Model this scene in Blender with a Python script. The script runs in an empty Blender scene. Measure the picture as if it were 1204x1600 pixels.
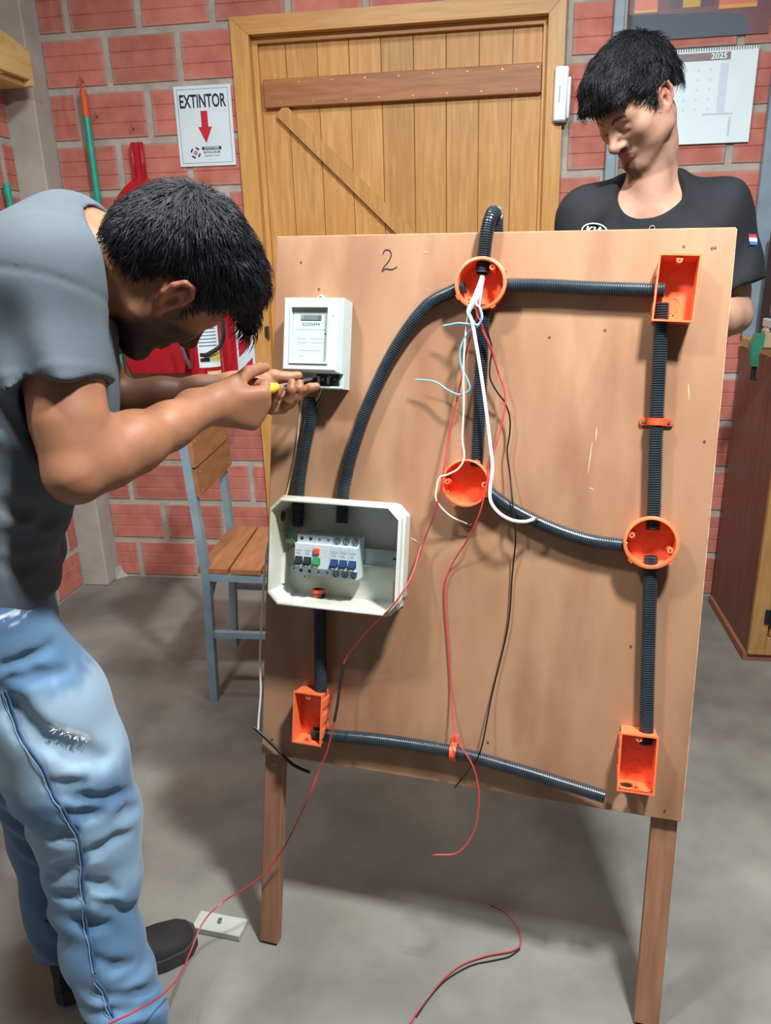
import bpy, bmesh, math, random
import numpy as np
from mathutils import Matrix, Vector
random.seed(7); np.random.seed(7)
SC = bpy.context.scene
COL = SC.collection

# ------------------------------------------------------------------ camera
YAW, PITCH, ROLL = (math.radians(a) for a in (8.8285, 18.4597, 1.6137))
CAM = np.array([0.0, 0.0, 1.38]); FPX = 1200.0; PCX, PCY = 602.0, 800.0
def _cam_axes():
    cy, sy, cp, sp = math.cos(YAW), math.sin(YAW), math.cos(PITCH), math.sin(PITCH)
    f = np.array([-sy*cp, cy*cp, -sp]); r0 = np.array([cy, sy, 0.0]); d0 = np.cross(f, r0)
    c, s = math.cos(ROLL), math.sin(ROLL)
    return np.stack([c*r0+s*d0, -s*r0+c*d0, f], 1)
CM = _cam_axes()
cam = bpy.data.objects.new('camera', bpy.data.cameras.new('camera')); COL.objects.link(cam)
cam.data.sensor_fit = 'HORIZONTAL'; cam.data.sensor_width = 36.0; cam.data.lens = 36.0*FPX/1204.0
cam.data.clip_start = 0.02
_m = Matrix.Identity(4)
for i in range(3):
    _m[i][0] = CM[i, 0]; _m[i][1] = -CM[i, 1]; _m[i][2] = -CM[i, 2]; _m[i][3] = CAM[i]
cam.matrix_world = _m
SC.camera = cam

# ------------------------------------------------------------------ world, lamps, exposure
w = bpy.data.worlds.new('world'); SC.world = w; w.use_nodes = True
w.node_tree.nodes['Background'].inputs[0].default_value = (0.86, 0.95, 1.0, 1)
w.node_tree.nodes['Background'].inputs[1].default_value = 0.085
def ceiling_lamp(name, loc, power, sx, sy, rz=0.0, col=(0.94, 0.985, 1.0)):
    l = bpy.data.lights.new(name, 'AREA'); l.shape = 'RECTANGLE'; l.size = sx; l.size_y = sy
    l.energy = power; l.color = col
    o = bpy.data.objects.new(name, l); o.location = loc; o.rotation_euler = (0, 0, rz); COL.objects.link(o)
ceiling_lamp('ceiling_lamp_main', (0.52, 0.70, 2.70), 88, 0.18, 0.18)
ceiling_lamp('ceiling_lamp_side', (-0.80, 0.66, 2.68), 32, 0.18, 0.18)
ceiling_lamp('ceiling_lamp_rear', (-0.35, 1.72, 2.95), 19, 0.30, 0.30)
vs = SC.view_settings
vs.view_transform = 'Standard'; vs.look = 'None'; vs.exposure = 0.30; vs.gamma = 1.0; vs.use_curve_mapping = False

# ------------------------------------------------------------------ measuring helpers
def ray(px, py): return CM @ np.array([(px-PCX)/FPX, (py-PCY)/FPX, 1.0])
def at_y(px, py, y): d = ray(px, py); return CAM + d*(y-CAM[1])/d[1]
def at_z(px, py, z): d = ray(px, py); return CAM + d*(z-CAM[2])/d[2]
BX = np.array([0.99240574, -0.12217482, -0.01428878])
BY = np.array([0.04094932, 0.21860005, 0.97495496])
BN = np.array([-0.11599142, -0.96813601, 0.22194292])
BO = np.array([-0.42859568, 1.50724626, 1.41907089])
BW, BH = 0.810, 1.025
BMAT = Matrix.Identity(4)
for i in range(3):
    BMAT[i][0], BMAT[i][1], BMAT[i][2], BMAT[i][3] = BX[i], BY[i], BN[i], BO[i]
def bw(x, y, z=0.0): return BO + BX*x + BY*y + BN*z          # board-local -> world
def bl(px, py, d=0.0):                                        # measured point -> board-local at height d
    r = ray(px, py); s = ((BO-CAM) @ BN + d)/(r @ BN); q = CAM + r*s - BO
    return np.array([BX @ q, BY @ q, d])
def nrm(v): v = np.asarray(v, float); return v/np.linalg.norm(v)

# ------------------------------------------------------------------ materials
def lin(c):
    if isinstance(c, str):
        c = tuple(int(c[i:i+2], 16)/255 for i in (0, 2, 4))
    return tuple((x/12.92 if x <= 0.04045 else ((x+0.055)/1.055)**2.4) for x in c)
_mats = {}
def mat(name, c1, c2=None, scale=20.0, rough=0.6, bump=0.0, bscale=None, stretch=(1, 1, 1), metal=0.0, detail=4.0,
        per_obj=0.0, attr=None, c3=None, scale3=3.0, spec=0.5, lo=0.35, hi=0.65, trans=0.0, coat=0.0, sheen=0.0, sss=0.0):
    if name in _mats: return _mats[name]
    m = bpy.data.materials.new(name); m.use_nodes = True; _mats[name] = m
    nt = m.node_tree; N = nt.nodes; L = nt.links; b = N['Principled BSDF']
    tc = N.new('ShaderNodeTexCoord'); mp = N.new('ShaderNodeMapping'); mp.inputs['Scale'].default_value = stretch
    L.new(tc.outputs['Object'], mp.inputs['Vector'])
    rnd = None
    if per_obj:
        oi = N.new('ShaderNodeObjectInfo'); rnd = oi
        vm = N.new('ShaderNodeVectorMath'); vm.operation = 'ADD'
        ml = N.new('ShaderNodeMath'); ml.operation = 'MULTIPLY'; ml.inputs[1].default_value = 37.0
        L.new(oi.outputs['Random'], ml.inputs[0]); L.new(mp.outputs[0], vm.inputs[0]); L.new(ml.outputs[0], vm.inputs[1])
        vec = vm.outputs[0]
    else: vec = mp.outputs[0]
    no = N.new('ShaderNodeTexNoise'); no.inputs['Scale'].default_value = scale; no.inputs['Detail'].default_value = detail
    L.new(vec, no.inputs['Vector'])
    rp = N.new('ShaderNodeValToRGB'); rp.color_ramp.elements[0].position = lo; rp.color_ramp.elements[1].position = hi
    rp.color_ramp.elements[0].color = (*lin(c1), 1); rp.color_ramp.elements[1].color = (*lin(c2 or c1), 1)
    L.new(no.outputs['Fac'], rp.inputs['Fac']); out = rp.outputs[0]
    if c3:
        n3 = N.new('ShaderNodeTexNoise'); n3.inputs['Scale'].default_value = scale3; n3.inputs['Detail'].default_value = 6
        L.new(vec, n3.inputs['Vector'])
        r3 = N.new('ShaderNodeValToRGB'); r3.color_ramp.elements[0].position = 0.48; r3.color_ramp.elements[1].position = 0.68
        L.new(n3.outputs['Fac'], r3.inputs['Fac'])
        mx = N.new('ShaderNodeMix'); mx.data_type = 'RGBA'
        L.new(r3.outputs[0], mx.inputs[0]); L.new(out, mx.inputs[6]); mx.inputs[7].default_value = (*lin(c3), 1); out = mx.outputs[2]
    for (an, ac) in (attr or []):
        at = N.new('ShaderNodeAttribute'); at.attribute_name = an
        mx = N.new('ShaderNodeMix'); mx.data_type = 'RGBA'
        L.new(at.outputs['Fac'], mx.inputs[0]); L.new(out, mx.inputs[6]); mx.inputs[7].default_value = (*lin(ac), 1); out = mx.outputs[2]
    if per_obj:
        hs = N.new('ShaderNodeHueSaturation'); mr = N.new('ShaderNodeMapRange')
        mr.inputs['To Min'].default_value = 1-per_obj; mr.inputs['To Max'].default_value = 1+per_obj
        L.new(rnd.outputs['Random'], mr.inputs['Value']); L.new(mr.outputs[0], hs.inputs['Value']); L.new(out, hs.inputs['Color']); out = hs.outputs[0]
    L.new(out, b.inputs['Base Color'])
    b.inputs['Roughness'].default_value = rough; b.inputs['Metallic'].default_value = metal
    b.inputs['Specular IOR Level'].default_value = spec
    if coat: b.inputs['Coat Weight'].default_value = coat; b.inputs['Coat Roughness'].default_value = 0.15
    if trans: b.inputs['Transmission Weight'].default_value = trans
    if sheen: b.inputs['Sheen Weight'].default_value = sheen
    if sss:
        b.inputs['Subsurface Weight'].default_value = sss; b.inputs['Subsurface Radius'].default_value = (0.012, 0.004, 0.002)
        b.inputs['Subsurface Scale'].default_value = 0.5
    if bump:
        nb = N.new('ShaderNodeTexNoise'); nb.inputs['Scale'].default_value = bscale or scale*3; nb.inputs['Detail'].default_value = 3
        L.new(vec, nb.inputs['Vector'])
        bp = N.new('ShaderNodeBump'); bp.inputs['Strength'].default_value = bump; bp.inputs['Distance'].default_value = 0.004
        L.new(nb.outputs['Fac'], bp.inputs['Height']); L.new(bp.outputs[0], b.inputs['Normal'])
    return m

def brick_material():
    m = bpy.data.materials.new('fired_brick'); m.use_nodes = True; nt = m.node_tree; N = nt.nodes; L = nt.links; b = N['Principled BSDF']
    tc = N.new('ShaderNodeTexCoord'); oi = N.new('ShaderNodeObjectInfo')
    ml = N.new('ShaderNodeMath'); ml.operation = 'MULTIPLY'; ml.inputs[1].default_value = 53.0; L.new(oi.outputs['Random'], ml.inputs[0])
    vm = N.new('ShaderNodeVectorMath'); vm.operation = 'ADD'; L.new(tc.outputs['Object'], vm.inputs[0]); L.new(ml.outputs[0], vm.inputs[1])
    n1 = N.new('ShaderNodeTexNoise'); n1.inputs['Scale'].default_value = 14; n1.inputs['Detail'].default_value = 6; L.new(vm.outputs[0], n1.inputs['Vector'])
    r1 = N.new('ShaderNodeValToRGB'); r1.color_ramp.elements[0].position = .3; r1.color_ramp.elements[1].position = .7
    r1.color_ramp.elements[0].color = (*lin('b46254'), 1); r1.color_ramp.elements[1].color = (*lin('c87c6c'), 1); L.new(n1.outputs['Fac'], r1.inputs['Fac'])
    hs = N.new('ShaderNodeHueSaturation'); mr = N.new('ShaderNodeMapRange'); mr.inputs['To Min'].default_value = .86; mr.inputs['To Max'].default_value = 1.1
    L.new(oi.outputs['Random'], mr.inputs['Value']); L.new(mr.outputs[0], hs.inputs['Value']); L.new(r1.outputs[0], hs.inputs['Color'])
    # mortar smeared over the brick's rim
    sp = N.new('ShaderNodeSeparateXYZ'); L.new(tc.outputs['Generated'], sp.inputs[0])
    def edge(o, wd):
        a = N.new('ShaderNodeMath'); a.operation = 'SUBTRACT'; L.new(o, a.inputs[0]); a.inputs[1].default_value = .5
        c = N.new('ShaderNodeMath'); c.operation = 'ABSOLUTE'; L.new(a.outputs[0], c.inputs[0])
        d = N.new('ShaderNodeMapRange'); d.inputs['From Min'].default_value = .5-wd; d.inputs['From Max'].default_value = .5; L.new(c.outputs[0], d.inputs['Value']); return d.outputs[0]
    mxm = N.new('ShaderNodeMath'); mxm.operation = 'MAXIMUM'; L.new(edge(sp.outputs[0], .10), mxm.inputs[0]); L.new(edge(sp.outputs[2], .09), mxm.inputs[1])
    n2 = N.new('ShaderNodeTexNoise'); n2.inputs['Scale'].default_value = 12; n2.inputs['Detail'].default_value = 5; L.new(vm.outputs[0], n2.inputs['Vector'])
    ad = N.new('ShaderNodeMath'); ad.operation = 'ADD'; L.new(mxm.outputs[0], ad.inputs[0]); L.new(n2.outputs['Fac'], ad.inputs[1])
    r2 = N.new('ShaderNodeMapRange'); r2.inputs['From Min'].default_value = .8; r2.inputs['From Max'].default_value = 1.4; r2.inputs['To Max'].default_value = .6; L.new(ad.outputs[0], r2.inputs['Value'])
    mx = N.new('ShaderNodeMix'); mx.data_type = 'RGBA'; L.new(r2.outputs[0], mx.inputs[0]); L.new(hs.outputs[0], mx.inputs[6]); mx.inputs[7].default_value = (*lin('a89a90'), 1)
    L.new(mx.outputs[2], b.inputs['Base Color']); b.inputs['Roughness'].default_value = .75
    bp = N.new('ShaderNodeBump'); bp.inputs['Strength'].default_value = .35; bp.inputs['Distance'].default_value = .003; L.new(n2.outputs['Fac'], bp.inputs['Height']); L.new(bp.outputs[0], b.inputs['Normal'])
    return m
M_BRICK = brick_material()
M_MORTAR = mat('mortar', 'b8ada2', 'a3988d', 18, .9, .4, 60)
M_CONC = mat('column_render', 'b5aea4', 'a39b92', 6, .9, .35, 40)
M_FLOOR = mat('concrete_floor', '7c7a73', '64625c', 3.5, .55, .12, 90, c3='8f8c84', scale3=2.1, detail=9)
M_DOOR = mat('door_wood', 'cf9a58', 'b98445', 9, .45, .08, 60, stretch=(9, 9, .7), per_obj=.13, c3='c0863f', scale3=4)
M_DOORH = mat('door_wood_flat', 'b0733f', '9a5f33', 9, .45, .08, 60, stretch=(.8, 9, 9), per_obj=.05)
M_FRAME = mat('frame_wood', 'd6a05a', 'c48e4a', 9, .4, .06, 60, stretch=(8, 8, .6), per_obj=.04)
M_FRAMEH = mat('frame_wood_flat', 'd09a58', 'be8848', 9, .4, .06, 60, stretch=(.6, 8, 8))
M_BOARD = mat('board_ply', 'a67f62', '997154', 3.2, .42, .03, 120, stretch=(2.6, .8, 1), c3='8e654b', scale3=3.6, detail=6, spec=.4)
M_BEDGE = mat('ply_edge', 'c79c78', 'a87c5c', 40, .7)
M_LEG = mat('leg_wood', '9c6e54', '8a5e45', 8, .55, .08, 60, stretch=(8, .8, 8), per_obj=.05)
M_COND = mat('conduit_black', '323b42', '272f35', 30, .28, spec=.7)
M_ORANGE = mat('orange_plastic', 'f87a4c', 'f46e40', 20, .38, sss=0)
M_WHITEP = mat('white_plastic', 'c2cfcd', 'b9c7c5', 8, .4)
M_CREAM = mat('old_white_plastic', 'd2d9d3', 'c8cbc0', 9, .42, c3='bdb49a', scale3=7)
M_BLACKP = mat('black_plastic', '17181a', '202226', 20, .4)
M_STEEL = mat('zinc_steel', 'a8adb0', '8f9599', 30, .35, metal=.9)
M_GREYM = mat('grey_paint', '8a99a3', '7c8b96', 12, .45)
M_SHEETW = mat('sign_white', 'dceaf0', 'd5e4ea', 8, .35)
M_INK = mat('print_black', '1c2733', None, 8, .5)
M_RED = mat('red_print', 'c3202c', None, 8, .45)
M_PAPER = mat('paper', 'e6f2f4', 'e0eef0', 8, .6)
M_SCREW = mat('brass_screw', 'c9a06a', 'a8845a', 30, .4, metal=.6)

# ------------------------------------------------------------------ mesh helpers
class MB:
    def __init__(s): s.v = []; s.f = []
    def add(s, vs, fs):
        o = len(s.v); s.v += [tuple(map(float, p)) for p in vs]; s.f += [tuple(i+o for i in f) for f in fs]; return s
    def box(s, x0, x1, y0, y1, z0, z1, c=0.0):
        if c <= 0:
            vs = [(x, y, z) for x in (x0, x1) for y in (y0, y1) for z in (z0, z1)]
            return s.add(vs, [(0, 1, 3, 2), (4, 6, 7, 5), (0, 4, 5, 1), (2, 3, 7, 6), (0, 2, 6, 4), (1, 5, 7, 3)])
        X, Y, Z = (x0, x1), (y0, y1), (z0, z1); sg = (1, -1); vs = []; id = {}
        for i in (0, 1):
            for j in (0, 1):
                for k in (0, 1):
                    xi, yi, zi = X[i]+sg[i]*c, Y[j]+sg[j]*c, Z[k]+sg[k]*c
                    for ax, p in enumerate(((X[i], yi, zi), (xi, Y[j], zi), (xi, yi, Z[k]))):
                        id[(i, j, k, ax)] = len(vs); vs.append(p)
        q = [(0, 0), (1, 0), (1, 1), (0, 1)]; fs = []
        for e in (0, 1):
            fs.append([id[(e, a, b, 0)] for a, b in q]); fs.append([id[(a, e, b, 1)] for a, b in q]); fs.append([id[(a, b, e, 2)] for a, b in q])
        for a, b in q:
            fs.append([id[(a, b, 0, 0)], id[(a, b, 0, 1)], id[(a, b, 1, 1)], id[(a, b, 1, 0)]])
            fs.append([id[(a, 0, b, 0)], id[(a, 0, b, 2)], id[(a, 1, b, 2)], id[(a, 1, b, 0)]])
            fs.append([id[(0, a, b, 1)], id[(0, a, b, 2)], id[(1, a, b, 2)], id[(1, a, b, 1)]])
        for i in (0, 1):
            for j in (0, 1):
                for k in (0, 1): fs.append([id[(i, j, k, a)] for a in range(3)])
        return s.add(vs, fs)
    def tube(s, path, r, n=10, cap=True):
        P = [np.asarray(p, float) for p in path]; m = len(P); R = r if hasattr(r, '__len__') else [r]*m
        T = [nrm(P[min(i+1, m-1)]-P[max(i-1, 0)]) for i in range(m)]
        a = np.array([0, 0, 1.0]) if abs(T[0][2]) < .9 else np.array([1.0, 0, 0])
        u = nrm(np.cross(T[0], a)); vs = []
        for i in range(m):
            u = nrm(u-T[i]*(u @ T[i])); w_ = np.cross(T[i], u)
            for k in range(n):
                t = 2*math.pi*k/n; vs.append(P[i]+R[i]*(math.cos(t)*u+math.sin(t)*w_))
        fs = [(i*n+k, i*n+(k+1) % n, (i+1)*n+(k+1) % n, (i+1)*n+k) for i in range(m-1) for k in range(n)]
        if cap: fs += [tuple(range(n)), tuple((m-1)*n+k for k in range(n))]
        return s.add(vs, fs)
    def prism(s, poly, z0, z1):
        n = len(poly)
        return s.add([(p[0], p[1], z0) for p in poly]+[(p[0], p[1], z1) for p in poly],
                     [tuple(range(n)), tuple(range(n, 2*n))]+[(i, (i+1) % n, n+(i+1) % n, n+i) for i in range(n)])
    def loft(s, rings, cap0=True, cap1=True):
        n = len(rings[0]); vs = [p for r in rings for p in r]
        fs = [(i*n+k, i*n+(k+1) % n, (i+1)*n+(k+1) % n, (i+1)*n+k) for i in range(len(rings)-1) for k in range(n)]
        if cap0: fs.append(tuple(range(n)))
        if cap1: fs.append(tuple((len(rings)-1)*n+k for k in range(n)))
        return s.add(vs, fs)
    def mesh(s, name, smooth=False):
        me = bpy.data.meshes.new(name); me.from_pydata(s.v, [], s.f)
        b = bmesh.new(); b.from_mesh(me); bmesh.ops.recalc_face_normals(b, faces=b.faces); b.to_mesh(me); b.free()
        if smooth: shade(me)
        return me
def shade(me, ang=40):
    me.polygons.foreach_set('use_smooth', [True]*len(me.polygons))
    try: me.set_sharp_from_angle(angle=math.radians(ang))
    except Exception: pass
def obj(name, mb, m, parent=None, mw=None, smooth=False, label=None):
    me = mb if isinstance(mb, bpy.types.Mesh) else mb.mesh(name, smooth)
    if m is not None and not me.materials: me.materials.append(m)
    o = bpy.data.objects.new(name, me); COL.objects.link(o)
    if parent is not None: o.parent = parent
    if mw is not None:
        if parent is not None: o.matrix_local = mw
        else: o.matrix_world = mw
    if label: o['label'] = label
    return o
def tag(o, label, cat, group=None, kind=None):
    o['label'] = label; o['category'] = cat
    if group: o['group'] = group
    if kind: o['kind'] = kind
    return o
def thing(name, label, cat, mw=None, group=None):
    o = bpy.data.objects.new(name, None); COL.objects.link(o); o.empty_display_size = .05
    if mw is not None: o.matrix_world = mw
    return tag(o, label, cat, group)
def T(x, y, z): return Matrix.Translation((x, y, z))
def on_board(x, y, z=0.0, rz=0.0): return BMAT @ T(x, y, z) @ Matrix.Rotation(rz, 4, 'Z')
def structure(o, label=None, cat=None):
    o['kind'] = 'structure'
    if label: o['label'] = label
    if cat: o['category'] = cat
    return o
def text(name, body, size, m, parent, mw, bold=0.0, sx=1.0, ext=0.0003, align='CENTER'):
    c = bpy.data.curves.new(name, 'FONT'); c.body = body; c.size = size; c.align_x = align; c.align_y = 'CENTER'
    c.offset = bold; c.extrude = ext; c.resolution_u = 3
    t = bpy.data.objects.new(name+'_tmp', c); COL.objects.link(t)
    dg = bpy.context.evaluated_depsgraph_get(); me = bpy.data.meshes.new_from_object(t.evaluated_get(dg))
    bpy.data.objects.remove(t); me.materials.clear()
    for v in me.vertices: v.co.x *= sx
    return obj(name, me, m, parent, mw)
def smooth_path(P, n=8):
    P = [np.asarray(p, float) for p in P]; Q = [2*P[0]-P[1]]+P+[2*P[-1]-P[-2]]; out = []
    for i in range(1, len(Q)-2):
        a, b, c, d = Q[i-1], Q[i], Q[i+1], Q[i+2]
        for k in range(n):
            t = k/n; out.append(.5*(2*b+(c-a)*t+(2*a-5*b+4*c-d)*t*t+(3*b-a-3*c+d)*t**3))
    out.append(P[-1]); return out
def circle(cx, cy, r, n=24, a0=0.0): return [(cx+r*math.cos(a0+2*math.pi*k/n), cy+r*math.sin(a0+2*math.pi*k/n)) for k in range(n)]

# ------------------------------------------------------------------ setting: floor, walls, column
WY = 3.0738; XL = -1.845
structure(obj('floor', MB().box(-1.9, 2.3, -1.2, WY+.1, -.06, 0), M_FLOOR))
wall = structure(obj('wall_back', MB().box(-1.95, -.975, WY+.006, WY+.14, 0, 2.75).box(.175, 2.3, WY+.006, WY+.14, 0, 2.75).box(-.975, .175, WY+.006, WY+.14, 2.19, 2.75), M_MORTAR))
lwall = structure(obj('wall_left', MB().box(XL-.14, XL-.006, -1.2, WY+.1, 0, 2.75), M_MORTAR))
def brick_mesh():
    # three ribs with two pressed grooves, rounded ends; x 0..1 is stretched per brick, proud side faces -y
    L, H, dpt = 0.259, 0.160, 0.006
    prof = [(0, .0065)]
    for k in range(3):
        a, b = k*H/3, (k+1)*H/3
        prof += [(a+.003, 0.0), (b-.003, 0.0)]
        if k < 2: prof.append((b, .0028))
    prof.append((H, .0065))
    mb = MB(); R = []
    for x, ins in ((0.0, .006), (.004, 0.0), (L-.004, 0.0), (L, .006)):
        R.append([(x, y*1.0+ins if y < .006 else y, z) for z, y in prof])
    n = len(prof)
    vs = [p for r in R for p in r]; fs = [(i*n+k, (i+1)*n+k, (i+1)*n+k+1, i*n+k+1) for i in range(3) for k in range(n-1)]
    return mb.add(vs, fs).mesh('brick')
ME_BRICK = brick_mesh(); ME_BRICK.materials.append(M_BRICK)
PITCH_X, PITCH_Z = 0.281, 0.182
def lay(parent, base, dirv, x0, x1, gaps, offs):
    for c in range(13):
        z = c*PITCH_Z+.014; s = offs+(PITCH_X/2 if c % 2 else 0)
        k = math.floor((x0-s)/PITCH_X)
        while s+k*PITCH_X < x1:
            a, b = s+k*PITCH_X+.011, s+(k+1)*PITCH_X-.011; k += 1
            segs = [(max(a, x0), min(b, x1))]
            for g0, g1, gz in gaps:
                if z+.1 < gz:
                    segs = [q for (p0, p1) in segs for q in ((p0, min(p1, g0)), (max(p0, g1), p1)) if q[1]-q[0] > .02]
            for (p0, p1) in segs:
                if p1-p0 < .02: continue
                o = bpy.data.objects.new('brick', ME_BRICK); COL.objects.link(o); o.parent = parent
                o.location = Vector(base)+Vector(dirv)*p0+Vector((0, 0, z))
                o.rotation_euler = (0, random.uniform(-.003, .003), math.atan2(dirv[1], dirv[0])); o.scale = ((p1-p0)/.259, 1, 1)
lay(wall, (0, WY, 0), (1, 0, 0), -1.735, 1.75, [(-.99, .19, 2.2)], -1.621)
lay(lwall, (XL, 0, 0), (0, 1, 0), 1.2, 2.955, [], .21)
structure(obj('trim_column', MB().box(XL-.05, -1.735, 2.965, WY+.05, 0, 2.75, .004), M_CONC))
structure(obj('trim_mortar_fillet', MB().loft([[(-1.735, WY-.035, 0), (-1.69, WY+.01, 0), (-1.735, WY+.01, 0)], [(-1.735, WY-.03, .05), (-1.715, WY+.01, .05), (-1.735, WY+.01, .05)]]), M_CONC))

# ------------------------------------------------------------------ door
door = bpy.data.objects.new('door_1', None); COL.objects.link(door); door.location = (-.40, WY, 0); structure(door, 'wooden plank door with golden frame in the brick wall')
DI = door.matrix_world.inverted() if False else T(.40, -WY, 0)
def dpart(name, mb, m, **k): return obj(name, mb, m, door, DI, **k)
f0, f1 = -.991, .191; i0, i1 = -.925, .134; zt, zi = 2.203, 2.145; yf = WY-.018
def jamb(xa, xb, side):
    mb = MB(); cut = .0
    mb.prism([(xa, 0), (xb, 0), (xb, zi if side > 0 else zt), (xa, zt if side > 0 else zi)], 0, 1)
    mb.v = [(x, yf+(WY+.10-yf)*z, y) for (x, y, z) in mb.v]
    return mb
# left jamb: outer edge high, inner edge low -> mitre
mbL = MB(); mbL.prism([(f0, 0), (i0, 0), (i0, zi), (f0, zt)], 0, 1); mbL.v = [(x, yf+(WY+.10-yf)*z, y) for (x, y, z) in mbL.v]
mbR = MB(); mbR.prism([(i1, 0), (f1, 0), (f1, zt), (i1, zi)], 0, 1); mbR.v = [(x, yf+(WY+.10-yf)*z, y) for (x, y, z) in mbR.v]
mbT = MB(); mbT.prism([(f0+.0015, zt), (i0+.0015, zi), (i1-.0015, zi), (f1-.0015, zt)], 0, 1); mbT.v = [(x, yf-.001+(WY+.10-yf)*z, y) for (x, y, z) in mbT.v]
dpart('jamb', mbL, M_FRAME); dpart('jamb', mbR, M_FRAME); dpart('lintel', mbT, M_FRAMEH)
dpart('stop', MB().box(i0, i0+.018, WY+.025, WY+.045, 0, zi-.001), M_FRAME); dpart('stop', MB().box(i1-.014, i1, WY+.025, WY+.045, 0, zi-.001), M_FRAME)
dpart('stop', MB().box(i0+.018, i1-.014, WY+.025, WY+.045, zi-.02, zi-.001), M_FRAMEH)
npk = 9; pw = (i1-i0)/npk
for k in range(npk):
    a = i0+k*pw
    dpart('plank', MB().box(a+.0008, a+pw-.0008, WY+.047, WY+.08, .01, zi-.003, .0013), M_DOOR)
for zz in (1.912, 0.95, .28):
    led = dpart('ledger', MB().box(-.893, .118, WY+.019, WY+.047, zz, zz+.095, .003), M_DOORH)
    for k in range(9):
        for r in (0, 1):
            x = -.88+k*.123+(.05 if r else 0)
            if x > .11: continue
            c = circle(0, 0, .0035, 6)
            sc = MB().prism(c, 0, .0015); sc.v = [(x+p[0], WY+.019-p[2], zz+(.08 if r == 0 else .014)+p[1]) for p in sc.v]
            obj('screw', sc, M_SCREW, led)
def brace(x0, z0, x1, z1, wd):
    d = nrm((x1-x0, z1-z0)); p = np.array([d[1], -d[0]])*wd/2
    q = [(x0-p[0], z0-p[1]), (x0+p[0], z0+p[1]), (x1+p[0], z1+p[1]), (x1-p[0], z1-p[1])]
    mb = MB().prism(q, 0, 1); mb.v = [(x, WY+.024+.023*z, y) for (x, y, z) in mb.v]; return mb
dpart('brace', brace(-.835, 1.905, .02, 1.08, .052), M_DOOR)
for zz in (1.10, 1.75, .3):
    hb = MB().tube([(i0-.004, yf-.008, zz-.025), (i0-.004, yf-.008, zz+.025)], .005, 8).box(i0-.02, i0-.004, yf-.003, yf, zz-.022, zz+.022)
    if zz < 1.5: dpart('hinge', hb, mat('old_brass', '5e4a2c', '4a3a24', 20, .45, metal=.5))

# ------------------------------------------------------------------ things on the back wall
def hang_frame(x, y, z, ry=0.0):   # local x right, y up, z out of the wall
    return T(x, y, z) @ Matrix.Rotation(ry, 4, 'Y') @ Matrix.Rotation(math.pi/2, 4, 'X')
def sign():
    t = thing('fire_extinguisher_sign', 'white sign reading EXTINTOR with a red arrow pointing down', 'sign', hang_frame(-1.122, WY-.003, 1.859, .006))
    w_, h_ = .111, .137
    obj('plate', MB().box(-w_, w_, -h_, h_, 0, .003, .0008), M_SHEETW, t)
    b = MB(); iw, ih, tk = w_-.012, h_-.011, .0012
    for (a, c, d, e) in ((-iw, iw, ih-tk, ih), (-iw, iw, -ih, -ih+tk), (-iw, -iw+tk, -ih, ih), (iw-tk, iw, -ih, ih)): b.box(a, c, d, e, .003, .0034)
    obj('border_line', b, M_INK, t)
    text('lettering', 'EXTINTOR', .062, M_INK, t, T(-.002, .083, .0034), .0013, .60)
    obj('arrow', MB().prism([(-.012, .052), (.014, .052), (.014, -.002), (.028, -.002), (.001, -.058), (-.026, -.002), (-.012, -.002)], .003, .0036), M_RED, t)
    e = MB()
    for k in range(4):
        a0 = .6+k*math.pi/2; pts = []
        for q in range(5): pts.append((-.045+.02*math.cos(a0+q*.22), -.09+.02*math.sin(a0+q*.22)))
        for q in range(4, -1, -1): pts.append((-.045+.014*math.cos(a0+q*.22), -.09+.014*math.sin(a0+q*.22)))
        e.prism(pts, .003, .0034)
    obj('emblem', e, M_INK, t)
    obj('emblem_core', MB().prism(circle(-.045, -.09, .009, 12), .003, .0034), mat('pink_print', 'c58a9a'), t)
    obj('name_bar', MB().box(-.018, .058, -.081, -.070, .003, .0034), M_INK, t)
    text('lettering', 'EXTINTORES', .0105, M_SHEETW, t, T(.02, -.0755, .0037), .0002, .95, .0001)
    text('lettering', 'BATALLON 80', .0115, M_INK, t, T(.02, -.0895, .0034), .0002, .9, .0001)
    text('lettering', 'Seguridad y Control', .0075, M_INK, t, T(.02, -.101, .0034), 0, 1.0, .0001)
sign()
def nail(x, z, label):
    mb = MB().tube([(x, WY-.0, z), (x, WY-.022, z-.001), (x, WY-.028, z+.012)], .0022, 6)
    tag(obj('wall_hook', mb, M_STEEL), label, 'hook')
nail(-1.545, 1.915, 'small bent wall hook just right of the green broom handle')
nail(-1.405, 1.865, 'small bent wall hook just above the red dustpan handle')
nail(-1.586, 2.035, 'small nail hook holding up the tall green broom handle')
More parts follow.
